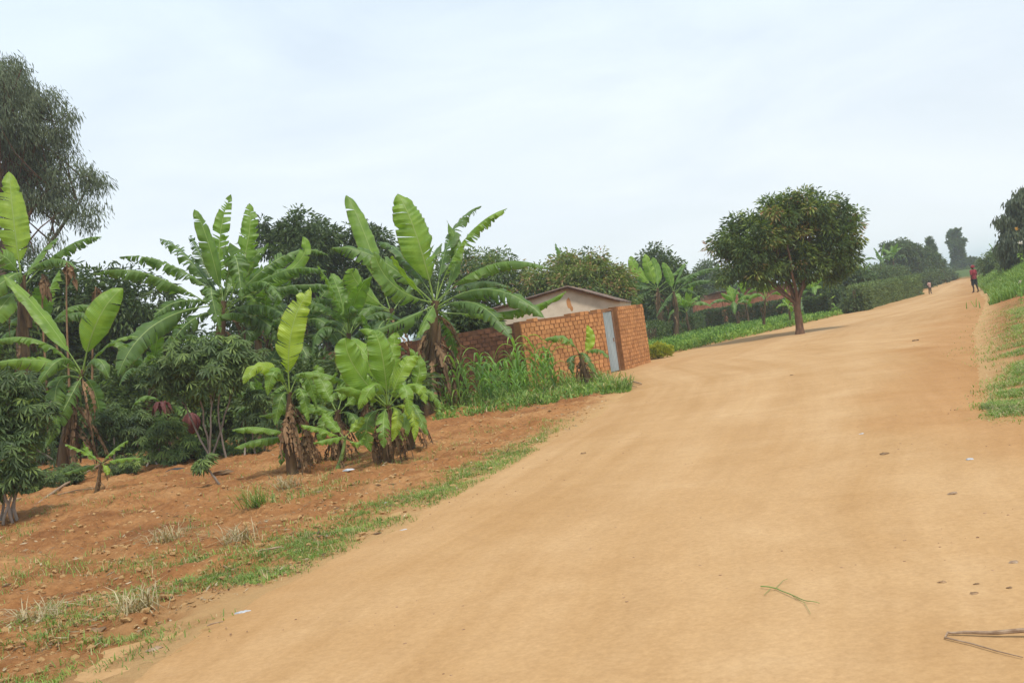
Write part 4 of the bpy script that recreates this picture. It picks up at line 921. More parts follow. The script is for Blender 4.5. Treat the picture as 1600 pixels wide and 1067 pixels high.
# front wall running left from the gate
wl = AT(815, 560, Yg - 2.6); wl.z = 0
def wall_obj(name, label, a, b, h0, h1, mats, th=0.28, extra=None):
    e = empty(name, (a.x, a.y, 0), label, 'wall', None)
    B_ = MB(); Mm = MB(); brick_wall(B_, Mm, a, b, h0, h1, th, rng)
    if extra:
        for q in extra: brick_wall(B_, Mm, *q)
    B_.build('bricks', mats[0], e, (a.x, a.y, 0)); Mm.build('mortar', mats[1], e, (a.x, a.y, 0)); return e
wall_obj('brick_wall', 'orange mud brick yard wall left of the metal door', Vector((wl.x, wl.y, 0)), Vector((gl.x - 0.06, gl.y, 0)), wtop + 0.02, wtop, (BRICK, MORTAR))
p0 = Vector((pl.x + 0.02, pl.y - 0.10, 0)); p1 = Vector((pr_.x, pr_.y, 0)); 
dd = (p1 - p0).normalized(); nn = Vector((-dd.y, dd.x, 0))
wall_obj('brick_pillar', 'orange mud brick pillar, end of the yard wall right of the metal door', p0, p1, wtop + 0.08, wtop + 0.05, (BRICK, MORTAR), 0.3,
         extra=[(p0 + nn * 0.16 + dd * 0.15, p0 + nn * 1.5 + dd * 0.15, wtop + 0.05, wtop + 0.03, 0.28, rng)])
dl = AT(680, 560, Yg - 5.2); dl.z = 0
dr_ = AT(812, 560, Yg - 1.6); dr_.z = 0
wall_obj('shade_toned_wall', 'brick wall coloured dark for foliage shade, half hidden behind the tallest banana and the maize', Vector((dl.x - 4, dl.y + 3.5, 0)), Vector((dr_.x, dr_.y, 0)), 1.8, 1.98, (BRICKD, MORTARD))  # shade on this stretch is painted by the darker brick and mortar
# metal door
e = empty('metal_door', (gl.x, gl.y, 0), 'narrow pale grey sheet metal door standing in the mud brick wall', 'door')
gd = Vector((gr.x - gl.x, gr.y - gl.y, 0)); gw = gd.length; gd.normalize()
mb = MB(); nc = 40; V = []
for i in range(nc + 1):
    for z in (0.04, wtop - 0.10):
        p = gl + gd * (gw * i / nc); V.append((p.x + 0.0, p.y - 0.02 * math.sin(i * 1.05) - 0.03, z))
F = [(2 * i, 2 * i + 2, 2 * i + 3, 2 * i + 1) for i in range(nc)]; mb.add(V, F, 0, 0.5)
V2 = [(x, y + 0.02, z) for x, y, z in V]; mb.add(V2, [(f[3], f[2], f[1], f[0]) for f in F], 0, 0.5)
mb.build('door_sheet', ZINC, e, (gl.x, gl.y, 0))
mb = MB()
for s in (0.0, 1.0): box(mb, gl + gd * (gw * s) + Vector((0, 0.0, wtop / 2 - 0.03)), 0.05, 0.08, wtop - 0.02, (gd.x, gd.y), 0)
box(mb, gl + gd * (gw * 0.5) + Vector((0, 0.0, wtop - 0.05)), gw - 0.06, 0.07, 0.05, (gd.x, gd.y), 0)
mb.build('door_frame', WOODF, e, (gl.x, gl.y, 0))
mb = MB(); box(mb, gl + gd * (gw * 0.85) + Vector((0, -0.055, 1.0)), 0.03, 0.03, 0.12, (gd.x, gd.y), 0); mb.build('handle', WOODF, e, (gl.x, gl.y, 0))

# plastered house behind
def house():
    Yh = Yg + 3.5
    A = AT(676, 512, Yh - 2.2); T_ = AT(888, 450, Yh); B_ = AT(970, 471, Yh + 0.8)
    e = empty('mud_house', (T_.x, Yh, 0), 'low mud plastered house with rusty sheet roof behind the brick wall', 'house')
    O = (T_.x, Yh, 0); th = Vector((-0.12, 0.35, 0)).normalized() * 0.25
    mb = MB(); P = [(A.x, A.y, -.1), (T_.x, T_.y, -.1), (B_.x, B_.y, -.1)]; tops = [(A.x, A.y, A.z), (T_.x, T_.y, T_.z), (B_.x, B_.y, B_.z)]
    dep = 7.0; dv = Vector((1.2, dep, 0))
    V = P + tops + [(p[0] + th.x, p[1] + th.y, p[2]) for p in P + tops]
    mb.add(V, [(0, 1, 4, 3), (1, 2, 5, 4), (7, 6, 9, 10), (8, 7, 10, 11), (0, 3, 9, 6), (2, 8, 11, 5)], 0)
    # side and back walls
    Bk = Vector((B_.x, B_.y, 0)); Bk2 = Bk + dv
    mb.add([(Bk.x, Bk.y + .3, -.1), (Bk2.x, Bk2.y, -.1), (Bk2.x, Bk2.y, B_.z), (Bk.x, Bk.y + .3, B_.z)], [(0, 1, 2, 3)], 0)
    Ak = Vector((A.x, A.y, 0)); Ak2 = Ak + dv
    mb.add([(Ak.x, Ak.y + .3, -.1), (Ak.x, Ak.y + .3, A.z), (Ak2.x, Ak2.y, A.z), (Ak2.x, Ak2.y, -.1)], [(0, 1, 2, 3)], 0)
    mb.build('wall', PLASTER, e, O)
    # bare patch where plaster has fallen
    pm = MB(); rg = random.Random(3)
    for cx, cy, rx, ry in ((889, 474, 3.6, 9), (893, 482, 2.5, 4)):
        c = AT(cx, cy, Yh - 0.02); n = 14; k = [(c.x + M(rx, Yh) * math.cos(6.283 * i / n) * rg.uniform(.7, 1.2), 0, c.z + M(ry, Yh) * math.sin(6.283 * i / n) * rg.uniform(.8, 1.15)) for i in range(n)]
        fr = []
        for x, _, z in k:
            s = (x - T_.x) / ((B_.x - T_.x) if x > T_.x else (A.x - T_.x)); yb = T_.y + (((B_.y if x > T_.x else A.y)) - T_.y) * s
            fr.append((x, yb - 0.006, z))
        s = (c.x - T_.x) / ((B_.x - T_.x) if c.x > T_.x else (A.x - T_.x)); yc = T_.y + ((B_.y if c.x > T_.x else A.y) - T_.y) * s
        pm.add(fr + [(c.x, yc - 0.008, c.z)], [(i, (i + 1) % n, n) for i in range(n)], 0)
    o = pm.build('bare_patch', BRICK, e, O); 
    # corrugated roof: left pitch, right pitch
    rm = MB()
    for (p, q, out) in ((T_, A, 0.35), (T_, B_, 0.05)):
        p = Vector(p); q = Vector(q); d = (q - p); Ld = d.length; d.normalize(); n = 90; V = []
        f = -dv.normalized() * 0.28
        for i in range(7):
            s = i / 6; c = p + d * ((Ld + out) * s)
            for j in range(n + 1):
                t = j / n; u = c + f + (dv - f) * t; V.append((u.x, u.y, u.z + 0.06 + 0.018 * math.sin(j * 1.4) - 0.02 * s + 0.01 * nz(i * 3.1, j * .3, 1)))
        idx = np.arange(7 * (n + 1)).reshape(7, n + 1); F = np.stack([idx[:-1, :-1], idx[:-1, 1:], idx[1:, 1:], idx[1:, :-1]], -1).reshape(-1, 4)
        rm.add(V, F, 0); rm.add([(x, y, z - 0.025) for x, y, z in V], F[:, ::-1], 0)
        for i in range(6):   # edge thickness
            a0 = i * (n + 1); a1 = (i + 1) * (n + 1)
            rm.add([V[a0], V[a1], (V[a1][0], V[a1][1], V[a1][2] - .025), (V[a0][0], V[a0][1], V[a0][2] - .025)], [(0, 1, 2, 3)], 0)
    r_ = rm.build('roof', RUSTROOF, e, O)
    bm_ = MB()
    for (p, q) in ((T_, A), (T_, B_)):
        p = Vector(p); q = Vector(q); q = p + (q - p) * 0.98; fo = Vector((-0.03, -0.17, -0.02))
        tube(bm_, [p + fo, (p + q) / 2 + fo, q + fo], 0.025, 6, 0, 0.5)
    bm_.build('barge_board', WOODF, r_, O)
house()

# distant red brick house behind the mango
def red_house():
    Y = 80; a = AT(1127, 470, Y); b = AT(1245, 465, Y + 4); e = empty('red_brick_house', (a.x, a.y, 0), 'red brick house with blue window behind the dark hedge and mango tree', 'house'); O = (a.x, a.y, 0)
    hL = AT(1127, 456, Y).z; hR = AT(1245, 441, Y + 4).z; 
    B_ = MB(); Mm = MB(); rg = random.Random(8); brick_wall(B_, Mm, (a.x, a.y, 0), (b.x, b.y, 0), hL, hR, 0.3, rg, 0.3, 0.17)
    c = Vector((a.x - 0.3, a.y + 7, 0)); 
    Mm.add([(a.x, a.y + .2, -.1), (c.x, c.y, -.1), (c.x, c.y, hL), (a.x, a.y + .2, hL)], [(0, 1, 2, 3)], 0)
    B_.build('wall', REDBRK, e, O); Mm.build('mortar', REDBRK, e, O)
    wm = MB(); p = AT(1222, 459, Y + 3.2); d = (b - a); d.z = 0; d.normalize()
    box(wm, (p.x, p.y - 0.02, p.z), 1.7, 0.12, 0.95, (d.x, d.y), 0); f = wm.build('window', BLUEP, e, O)
    pm = MB(); box(pm, (p.x, p.y - 0.06, p.z), 1.35, 0.12, 0.6, (d.x, d.y), 0); pm.build('shutter', DARKC, f, O)
    rm = MB(); rf = [(a.x - .4, a.y - .5, hL + .02), (b.x + .4, b.y - .5, hR + .02), (b.x + .1, b.y + 4, hR - .1), (a.x - .6, a.y + 4, hL - .1)]
    rm.add(rf + [(x, y, z + .05) for x, y, z in rf], [(0, 3, 2, 1), (4, 5, 6, 7), (0, 1, 5, 4), (1, 2, 6, 5), (2, 3, 7, 6), (3, 0, 4, 7)], 0); rm.build('roof', RUSTROOF, e, O)
red_house()
q0 = AT(1084, 480, 77); q1 = AT(1126, 476, 79)
wall_obj('low_brick_wall', 'low red brick wall joining the left end of the red brick house', Vector((q0.x, q0.y, 0)), Vector((q1.x, q1.y, 0)), AT(1084, 471, 77).z, AT(1126, 466, 79).z, (REDBRK, REDBRK))
q0 = AT(1465, 445, 120); q1 = AT(1473, 445, 120)
wall_obj('gate_pillar', 'small far orange brick pillar at the road side behind the walking child', Vector((q0.x, q0.y, 0)), Vector((q1.x, q1.y, 0)), 1.2, 1.35, (BRICK, MORTAR), 0.5)

# ------------------------------------------------------------------ hedges
def hedge(label, pts, h, thick, n, seed, mat, L=0.14, tint=0.35, top_var=0.1, stems=True):
    rg = np.random.default_rng(seed); pr = random.Random(seed); P = [Vector((p[0], p[1], 0)) for p in pts]
    e = empty('hedge', P[0], label, 'hedge', 'hedges'); seg = [(P[i], P[i + 1]) for i in range(len(P) - 1)]; Ls = np.array([(b - a).length for a, b in seg])
    k = rg.choice(len(seg), n, p=Ls / Ls.sum()); t = rg.random(n); X = np.zeros((n, 3)); Dv = np.zeros((n, 3))
    A = np.array([tuple(a) for a, b in seg])[k]; B_ = np.array([tuple(b) for a, b in seg])[k]; c = A + (B_ - A) * t[:, None]
    d = unit(B_ - A); nrm = np.stack([d[:, 1], -d[:, 0], 0 * d[:, 0]], 1); nrm *= np.where(nrm[:, 1] > 0, -1, 1)[:, None]
    face = rg.random(n); u = rg.random(n); hh = h * (1 + top_var * np.sin(c[:, 0] * 1.1) * np.sin(c[:, 0] * 2.7 + 1))
    bulge = 0.08 * np.sin(c[:, 0] * 2.3) + 0.05 * rg.normal(size=n)
    front = face < 0.6; top = (face >= 0.6) & (face < 0.8)
    off = np.where(front, thick / 2, np.where(top, (u - 0.5) * thick, -thick / 2)) + bulge
    z = np.where(top, hh + 0.04 * rg.normal(size=n), hh * u)
    X = c + nrm * off[:, None]; X[:, 2] = z
    D = unit(np.where(front[:, None], nrm, np.array([0, 0, 1.0])) * 0.8 + rg.normal(size=(n, 3)) * 0.6)
    V, F = leaf_quads(X, D, L * (0.6 + 0.7 * rg.random(n)), L * 0.4, rg)
    mb = MB(); mb.add(V, F, 0, np.repeat(np.clip(tint + 0.2 * rg.normal(size=n), 0, 1), 4)); mb.build('foliage', mat, e, P[0])
    sm = MB(); 
    for a, b in seg:
        m = int((b - a).length / 0.35) + 2
        for i in range(m + 1):
            q = a.lerp(b, min(1, i / m)) + Vector((pr.uniform(-.05, .05), pr.uniform(-.1, .1), 0)); limb(sm, q - Vector((0, 0, .05)), q + Vector((pr.uniform(-.1, .1), 0, h * 0.9)), 0.02, 0.01, pr, 0.03, 4, 5)
            for _ in range(5): z0 = pr.uniform(0.1, .8) * h; limb(sm, q + Vector((0, 0, z0)), q + Vector((pr.uniform(-.3, .3), pr.uniform(-.5, .5) * thick, z0 + .2)), .01, .004, pr, .05, 2, 4)
    sm.build('stems', BARK, e, P[0])
gp = lambda x, y: (G(x, y).x, G(x, y).y)
hedge('clipped grey green hedge along the far left side of the road', [gp(1338, 488), gp(1362, 480), gp(1395, 471), gp(1430, 462)], 1.4, 0.9, 20000, 1, FARL, 0.15, 0.6, 0.07)
hedge('low dark hedge across the yard before the red brick house, left of the mango trunk', [gp(1090, 514), gp(1140, 508), gp(1190, 501), gp(1238, 495)], 1.15, 0.9, 16000, 2, DARKL, 0.14, 0.3, 0.08)
hedge('short dark hedge right of the mango trunk', [gp(1262, 497), gp(1300, 492)], 1.15, 0.9, 6000, 3, DARKL, 0.14, 0.3, 0.15)
hedge('low rough hedge left end, behind the two dark banana plants', [gp(1012, 540), gp(1050, 527), gp(1088, 516)], 0.9, 1.2, 9000, 4, DARKL, 0.16, 0.4, 0.25)

# lime bush at the pillar
def lime_bush():
    rg = np.random.default_rng(3); b = G(1030, 560); e = empty('lime_bush', b, 'small yellow green bush at the foot of the brick pillar', 'bush'); mb = MB(); Y = b.y
    blobs = [(tuple(AT(1030, 548, Y)), M(13, Y), 0.75), (tuple(AT(1020, 551, Y)), M(9, Y), 0.8), (tuple(AT(1041, 548, Y)), M(9, Y), 0.8)]
    foliage(mb, blobs, 220, 12, 0.10, 0.045, rg, 'up', 0.12, 0.2, 0, 0.5, 0.6); mb.build('foliage', LIMEL, e, b)
    pr = random.Random(1); sm = MB()
    for k in range(8): limb(sm, b - Vector((0, 0, .05)), b + Vector((pr.uniform(-.3, .3), pr.uniform(-.25, .25), pr.uniform(.2, .45))), .012, .004, pr, .1, 3, 5)
    sm.build('stems', BARK, e, b)
lime_bush()

# ------------------------------------------------------------------ maize
def maize_proto(seed, h, label):
    rg = random.Random(seed); e = empty('maize_plant', (0, 0, 0), label, 'maize plant', 'maize plants in the bed before the brick wall')
    mb = MB(); tube(mb, [(0.02 * math.sin(i), 0.01 * i, h * i / 6) for i in range(7)], [0.016 - 0.0016 * i for i in range(7)], 6, 0, 0.5); mb.build('stalk', STEMG, e, smooth=True)
    for k in range(8):
        a = (k % 2) * PI + rg.uniform(-.7, .7) + seed; z = h * (0.12 + 0.1 * k); l = rg.uniform(0.5, 0.85) * h / 1.3; dv = Vector((math.cos(a), math.sin(a), 0)); m = MB(); V = []; T = []
        s = Vector((0, 0, z)); md = s + dv * l * 0.35 + Vector((0, 0, l * 0.45)); tp = s + dv * l * 0.8 + Vector((0, 0, l * rg.uniform(-0.15, 0.35))); n = 8; S = Vector((-dv.y, dv.x, 0))
        for i in range(n + 1):
            t = i / n; c = bez(s, md, tp, t); w_ = 0.042 * (1 - t ** 2.2) * min(1, 0.35 + t * 4); 
            V += [tuple(c + S * w_ + Vector((0, 0, w_ * .5))), tuple(c), tuple(c - S * w_ + Vector((0, 0, w_ * .5)))]
        F = [(3 * i + j, 3 * i + j + 1, 3 * i + j + 4, 3 * i + j + 3) for i in range(n) for j in range(2)]
        m.add(V, F, 0, rg.uniform(0.2, 0.95)); m.build('leaf', MAIZEM, e, smooth=True)
    return e
ML = 'leafy green maize plant in the overgrown bed before the brick wall'
protos = [maize_proto(s, h, ML) for s, h in ((1, 1.3), (2, 1.1), (3, 1.45), (4, 0.95))]
SBX = G(868, 600).x; used = set(); rg = random.Random(12); spots = []
while len(spots) < 160:
    px = rg.uniform(688, 938); 
    t = (px - 688) / 250; ylo = 650 - 50 * t; yhi = 592 - 6 * t      # front edge and back edge of the bed
    p = G(px, rg.uniform(yhi, ylo))
    if px > 868 and rg.random() < 0.75: continue
    if all((p.x - q.x) ** 2 + (p.y - q.y) ** 2 > 0.03 for q in spots): spots.append(p)
for i, p in enumerate(spots):
    k = i % 4; o = protos[k] if k not in used else copy_tree(protos[k]); used.add(k)
    o.location = (p.x, p.y, ground_z(p.x, p.y) - 0.02); o.rotation_euler = (0, 0, rg.uniform(0, 6.28)); s = rg.uniform(0.5, 0.98) * (1.0 if p.x < SBX else 0.6); o.scale = (s, s, s)

# ------------------------------------------------------------------ grass
def blades(mb, P, h, w_, rg, lean=0.35, tint=0.5, tvar=0.2):
    n = len(P); a = rg.random(n) * 6.283; d = np.stack([np.cos(a), np.sin(a), 0 * a], 1); s = np.stack([-np.sin(a), np.cos(a), 0 * a], 1)
    hs = (h * (0.5 + 0.8 * rg.random(n)))[:, None]; ws = w_ * (0.6 + 0.7 * rg.random(n))[:, None]; ln = (lean * (0.3 + 1.4 * rg.random(n)))[:, None]
    z = np.array([0, 0, 1.0]); m = P + d * ln * hs * 0.4 + z * hs * 0.6; t = P + d * ln * hs * 1.2 + z * hs * (1 - 0.3 * ln)
    V = np.stack([P - s * ws, P + s * ws, m + s * ws * .7, m - s * ws * .7, t], 1).reshape(-1, 3); k = np.arange(n) * 5
    F4 = np.stack([k, k + 1, k + 2, k + 3], 1); T = np.repeat(np.clip(tint + tvar * rg.normal(size=n), 0, 1), 5)
    mb.add(V, F4, 0, T)
    # tips share the same vertices
    mb.f.append(np.stack([k + 3, k + 2, k + 4], 1) + (mb.n - len(V))); mb.m.append(np.zeros(n))
def scatter(n, f, rg):
    out = []
    while len(out) < n:
        p = f(rg)
        if p is not None: out.append(p)
    return np.array(out)
def verge(rg):
    t = rg.random(); px = -20 + 880 * t ** 0.8; py = 1085 - (px + 20) * 0.43 if px < 460 else 879 - (px - 460) * 0.47
    k = 0.35 + (py - 700) / 400
    p = G(px, py + rg.normal() * 26 * k - 12 * k); 
    x = p.x - 0.05; 
    if nz(x, p.y, 0.75, 21) + 0.5 * nz(x, p.y, 2.4, 13) < 0.45 * rg.random() - 0.22: return None
    if x > left(p.y) + 0.05: return None
    return (x, p.y, ground_z(x, p.y) - 0.005)
rg = np.random.default_rng(4)
mb = MB(); P = scatter(16000, verge, rg); blades(mb, P, 0.055, 0.0035, rg, 1.0, 0.62, 0.18)
tag(mb.build('grass', GRASSM), 'strip of short green grass between the tilled soil and the road', 'grass', None, 'stuff')
def fieldp(rg):
    px = rg.uniform(-40, 900); t = px / 900
    py = rg.uniform(780 - 130 * t, 1080 - 340 * t); p = G(px, py)
    if p.x > left(p.y) - 0.25: return None
    if nz(p.x, p.y, 0.9, 41) + 0.6 * nz(p.x, p.y, 3.0, 43) < 0.05 + 0.5 * rg.random(): return None
    return (p.x, p.y, ground_z(p.x, p.y) - 0.005)
mb = MB(); P = scatter(6500, fieldp, rg); blades(mb, P, 0.08, 0.0035, rg, 0.9, 0.66, 0.25)
tag(mb.build('weeds', GRASSM), 'thin weeds and dry straw scattered over the tilled soil', 'weeds', None, 'stuff')
def bedp(rg):
    px = rg.uniform(680, 985); t = (px - 684) / 290; p = G(px, rg.uniform(590 + 5 * t, 662 - 48 * t))
    fr = 655 - 48 * t
    if p.x > left(p.y) + 0.3: return None
    if nz(p.x, p.y, 0.8, 61) + .5 * nz(p.x, p.y, 2.5, 62) < -0.35 + 0.6 * rg.random(): return None
    return (p.x, p.y, ground_z(p.x, p.y) - 0.01)
mb = MB(); P = scatter(5200, bedp, rg); hh_ = np.array([0.5 + nz(p[0], p[1], 1.1, 64) for p in P])
for lo, hi, h_, w_ in ((-9, .35, 0.10, 0.008), (.35, .6, 0.20, 0.012), (.6, 9, 0.38, 0.014)):
    k_ = (hh_ > lo) & (hh_ <= hi)
    if k_.sum(): blades(mb, P[k_], h_, w_, rg, 1.1, 0.6, 0.2)
tag(mb.build('tall_grass', GRASSM), 'uneven green grass filling the bed under the maize', 'grass', None, 'stuff')
P = scatter(5200, bedp, rg); EBX = G(945, 600).x; P = P[P[:, 0] < EBX + 0.4 * rg.normal(size=len(P))]; P[:, 2] += rg.random(len(P)) ** 1.5 * 0.24 * np.clip((EBX + 0.2 - P[:, 0]) / 2.5, 0.05, 1); D = unit(rg.normal(size=(len(P), 3)) + np.array([0, 0, .5])); V, F = leaf_quads(P, D, 0.05 + 0.12 * rg.random(len(P)), 0.05, rg); mb = MB(); mb.add(V, F, 0, np.repeat(np.clip(0.45 + 0.25 * rg.normal(size=len(P)), 0, 1), 4))
tag(mb.build('broad_weeds', COVER), 'broad leaved weeds mixed through the maize bed', 'weeds', None, 'stuff')
def stripp(rg):
    px = rg.uniform(1008, 1322); t = (px - 1010) / 310; yf = np.interp(px, [1008, 1100, 1200, 1310, 1325], [562, 541, 519, 493, 489]); th = 26 - 14 * t
    p = G(px, yf - rg.random() * th)
    return (p.x, p.y, ground_z(p.x, p.y) - 0.01)
mb = MB(); P = scatter(20000, stripp, rg); D = unit(rg.normal(size=(len(P), 3)) * 0.7 + np.array([0, 0, 0.8])); P2 = P + np.stack([0 * P[:, 0], 0 * P[:, 0], rg.random(len(P)) * 0.22], 1)
V, F = leaf_quads(P2, D, 0.08 + 0.12 * rg.random(len(P)), 0.08, rg); tt = np.array([0.5 + 0.5 * nz(p[0], p[1], 0.9, 81) for p in P]); mb.add(V, F, 0, np.repeat(np.clip(tt + 0.22 * rg.normal(size=len(P)), 0, 1), 4)); 
tag(mb.build('ground_cover', COVER), 'bright green low crop strip along the road edge under the small bananas', 'ground cover', None, 'stuff')
RP = [(1595, 525, 72, 40), (1600, 560, 60, 26), (1590, 615, 58, 30), (1610, 635, 70, 24), (1560, 640, 26, 12), (1600, 498, 60, 18), (1610, 585, 50, 20)]
def rbank(rg):
    if rg.random() < 0.5:
        y = rg.uniform(38, 95); r = float(right(y)); x = r + 0.1 + abs(rg.normal()) * 5
        if 0.25 * nz(x, y, 0.9, 8) + (x - r) < 0.35: return None
        return (x, y, ground_z(x, y) - 0.01)
    q = RP[rg.integers(len(RP))]; a = rg.random() * 6.283; k = min(1.5, abs(rg.normal()) * 0.62) * (1 + 0.3 * math.sin(3 * a + q[0]))
    p = G(q[0] + q[2] * k * math.cos(a), q[1] + q[3] * k * math.sin(a)); x, y = p.x, p.y
    if nz(x, y, 1.3, 51) + 0.4 * nz(x, y, 4, 52) < -0.30 + 0.45 * rg.random() or x < right(y) - 0.7: return None
    return (x, y, max(ground_z(x, y), 0.0) - 0.01)
mb = MB(); P = scatter(56000, rbank, rg); far = P[:, 1] > 38
blades(mb, P[far], 0.42, 0.022, rg, 0.5, 0.5, 0.13); blades(mb, P[~far], 0.07, 0.0055, rg, 1.1, 0.70, 0.20)
tag(mb.build('bank_grass', GRASSM), 'green grass over the low bank on the right of the road', 'grass', None, 'stuff')
# soil clods
def clodp(rg):
    px = rg.uniform(-30, 950); t = px / 950; p = G(px, rg.uniform(745 - 130 * t, 1075 - 370 * t))
    if p.x > left(p.y) - 0.1: return None
    return (p.x, p.y, ground_z(p.x, p.y))
P = scatter(4200, clodp, rg); mb = MB(); ico = [(0, 0, 1), (.89, 0, .45), (.28, .85, .45), (-.72, .53, .45), (-.72, -.53, .45), (.28, -.85, .45), (.72, .53, -.45), (-.28, .85, -.45), (-.89, 0, -.45), (-.28, -.85, -.45), (.72, -.53, -.45), (0, 0, -1)]
icf = [(0, 1, 2), (0, 2, 3), (0, 3, 4), (0, 4, 5), (0, 5, 1), (1, 6, 2), (2, 7, 3), (3, 8, 4), (4, 9, 5), (5, 10, 1), (6, 7, 2), (7, 8, 3), (8, 9, 4), (9, 10, 5), (10, 6, 1), (11, 7, 6), (11, 8, 7), (11, 9, 8), (11, 10, 9), (11, 6, 10)]
ico = np.array(ico); icf = np.array(icf)
for p in P:
    r = 0.006 + 0.028 * rg.random() ** 3.5; mb.add(p + np.array([0, 0, r * .2]) + ico * r * (1 + 0.45 * rg.uniform(-1, 1, size=(12, 1))) * np.array([1.1, 1, .7]), icf, 0, 0)
tag(mb.build('soil_clods', SOIL), 'loose clods of earth over the tilled soil', 'soil clods', None, 'stuff')

P = scatter(5200, clodp, rg); P = P[[nz(p[0], p[1], 1.4, 71) > -0.1 for p in P]]; n = len(P); P[:, 2] += 0.012
D = unit(rg.normal(size=(n, 3)) * np.array([1, 1, 0.25])); V, F = leaf_quads(P, D, 0.02 + 0.09 * rg.random(n) ** 2, 0.006 + 0.022 * rg.random(n) ** 2, rg); mb = MB(); mb.add(V, F, 0, np.repeat(rg.random(n), 4))
tag(mb.build('leaf_litter', LITL), 'dry leaf scraps and straw bits strewn over the tilled soil', 'leaf litter', None, 'stuff')
def roadp(rg):
    y = 3.5 + 30 * rg.random() ** 2; l = float(left(y)); r_ = float(right(y)); x = l + (r_ - l) * rg.random()
    if nz(x, y, 0.7, 91) + (0.5 if x > r_ - 1.6 else 0) < 0.1: return None
    return (x, y, 0.022)
P = scatter(1500, roadp, rg); mb = MB()
for p in P:
    r = 0.003 + 0.007 * rg.random() ** 3; mb.add(p + ico * r * (1 + 0.3 * rg.uniform(-1, 1, size=(12, 1))) * np.array([1.2, 1, .6]), icf, 0, 0)
tag(mb.build('gravel', simple('gravel', (0.20, 0.11, 0.06), (0.42, 0.26, 0.15), 30, 0.95)), 'fine gravel and crumbs strewn over the road', 'gravel', None, 'stuff')
# dry grass tussocks, individual
for i, (px, py, lab, h_) in enumerate([(372, 850, 'largest dry straw tussock in the middle of the tilled soil', 0.28), (262, 850, 'dry straw clump on a soil hump left of the largest tussock', 0.22), (215, 960, 'mixed dry and green tussock near the lower left', 0.22),
    (60, 985, 'dry tussock in the lower left corner', 0.2), (452, 765, 'thin dry stalk clump below the lime green banana', 0.25), (404, 795, 'upright pale weed clump in the upper part of the soil', 0.3), (300, 880, 'low leafy weed beside the soil hump', 0.12)]):
    b = G(px, py); b.z = ground_z(b.x, b.y) - 0.01; rr_ = np.random.default_rng(i + 50); n = 110; Pp = np.tile(np.array(b), (n, 1)) + rr_.normal(size=(n, 3)) * np.array([.09, .07, 0]); m = MB(); blades(m, Pp, h_, 0.005, rr_, 1.1, 0.5, 0.25)
    tag(m.build('grass_tussock', DRYG if i not in (6, 5) else GRASSM, None, b), lab, 'tussock', 'tussocks on the tilled soil')

# ------------------------------------------------------------------ small things on the road
def stick(label, pix, r, name='stick', mat=TWIG, branches=()):
    P = [G(x, y) + Vector((0, 0, 0.035 + z)) for x, y, z in pix]; o0 = P[0]; m = MB(); n = 4; pts = []
    for i in range(len(P) - 1):
        for k in range(n): pts.append(P[i].lerp(P[i + 1], k / n) + Vector((0, 0, 0.003 * math.sin(i * 4 + k))))
    pts.append(P[-1]); tube(m, pts, [r * (1 - 0.6 * i / len(pts)) for i in range(len(pts))], 7, 0, 0.5, True, 0.1, random.Random(3))
    for br in branches:
        Q = [G(x, y) + Vector((0, 0, 0.032 + z)) for x, y, z in br]; tube(m, Q, [r * 0.45 * (1 - .7 * i / len(Q)) for i in range(len(Q))], 5, 0, 0.6)
    return tag(m.build(name, mat, None, o0), label, 'stick')
stick('bare forked stick lying on the road at the lower right corner', [(1640, 1003, 0.02), (1560, 1002, 0.01), (1510, 1000, 0), (1482, 999, 0.0)], 0.012, branches=[[(1482, 999, 0), (1478, 1006, 0), (1520, 1016, 0), (1560, 1028, 0), (1600, 1038, 0)]])
stick('thin green and dry grass sprig lying on the road, lower centre right', [(1190, 925, 0), (1215, 928, 0), (1240, 940, 0), (1262, 948, 0), (1282, 952, 0)], 0.004, 'grass_sprig', STEMG, [[(1212, 928, 0), (1225, 915, 0), (1232, 912, 0)], [(1205, 928, 0), (1195, 938, 0)], [(1240, 940, 0), (1258, 950, 0), (1268, 968, 0)]])
stick('thin dry twig beside the grass strip at the road edge', [(325, 985, 0), (350, 978, 0)], 0.006)
stick('fallen dead branch lying in the soil at the left edge', [(60, 790, 0), (100, 765, 0.05), (150, 740, 0.1), (190, 722, 0.2)], 0.025, branches=[[(80, 780, .02), (120, 770, .02), (150, 765, 0)], [(100, 765, .05), (130, 735, .2)]])
stick('curved dark root lying on the soil before the grass strip', [(382, 880, 0), (410, 868, 0.02), (440, 862, 0.01), (455, 866, 0)], 0.012)
stick('dark twigs lying where the soil meets the road near the wall', [(975, 606, 0), (990, 600, 0.03), (1003, 602, 0)], 0.03, branches=[[(980, 604, 0), (995, 606, 0)]])
stick('dark clump of dry stalks at the corner of the maize bed', [(812, 634, 0), (826, 627, 0.05), (838, 632, 0)], 0.03, branches=[[(815, 632, 0), (845, 640, 0), (870, 636, 0)]])
def chip(label, px, py, s, mat, name, seed):
    rr_ = random.Random(seed); b = G(px, py); b.z = max(ground_z(b.x, b.y), 0.022 if b.x > left(b.y) + 0.3 else -9) + 0.002; m = MB(); n = 9; V = []
    for ring, (k, z) in enumerate(((1, 0.0), (0.75, 0.35), (0.3, 0.45))):
        for i in range(n):
            a = 2 * PI * i / n; q = s * k * (0.6 + 0.6 * rr_.random()); V.append((b.x + q * 1.5 * math.cos(a), b.y + q * math.sin(a), b.z + s * z * (0.5 + rr_.random() * .6)))
    F = [(r * n + i, r * n + (i + 1) % n, (r + 1) * n + (i + 1) % n, (r + 1) * n + i) for r in range(2) for i in range(n)]
    m.add(V, F, 0, rr_.random()); m.add([V[2 * n + i] for i in range(n)], [tuple(range(n))], 0, .5); return tag(m.build(name, mat, None, b), label, {'dry_leaf': 'leaf', 'litter': 'litter', 'stone': 'stone'}[name])
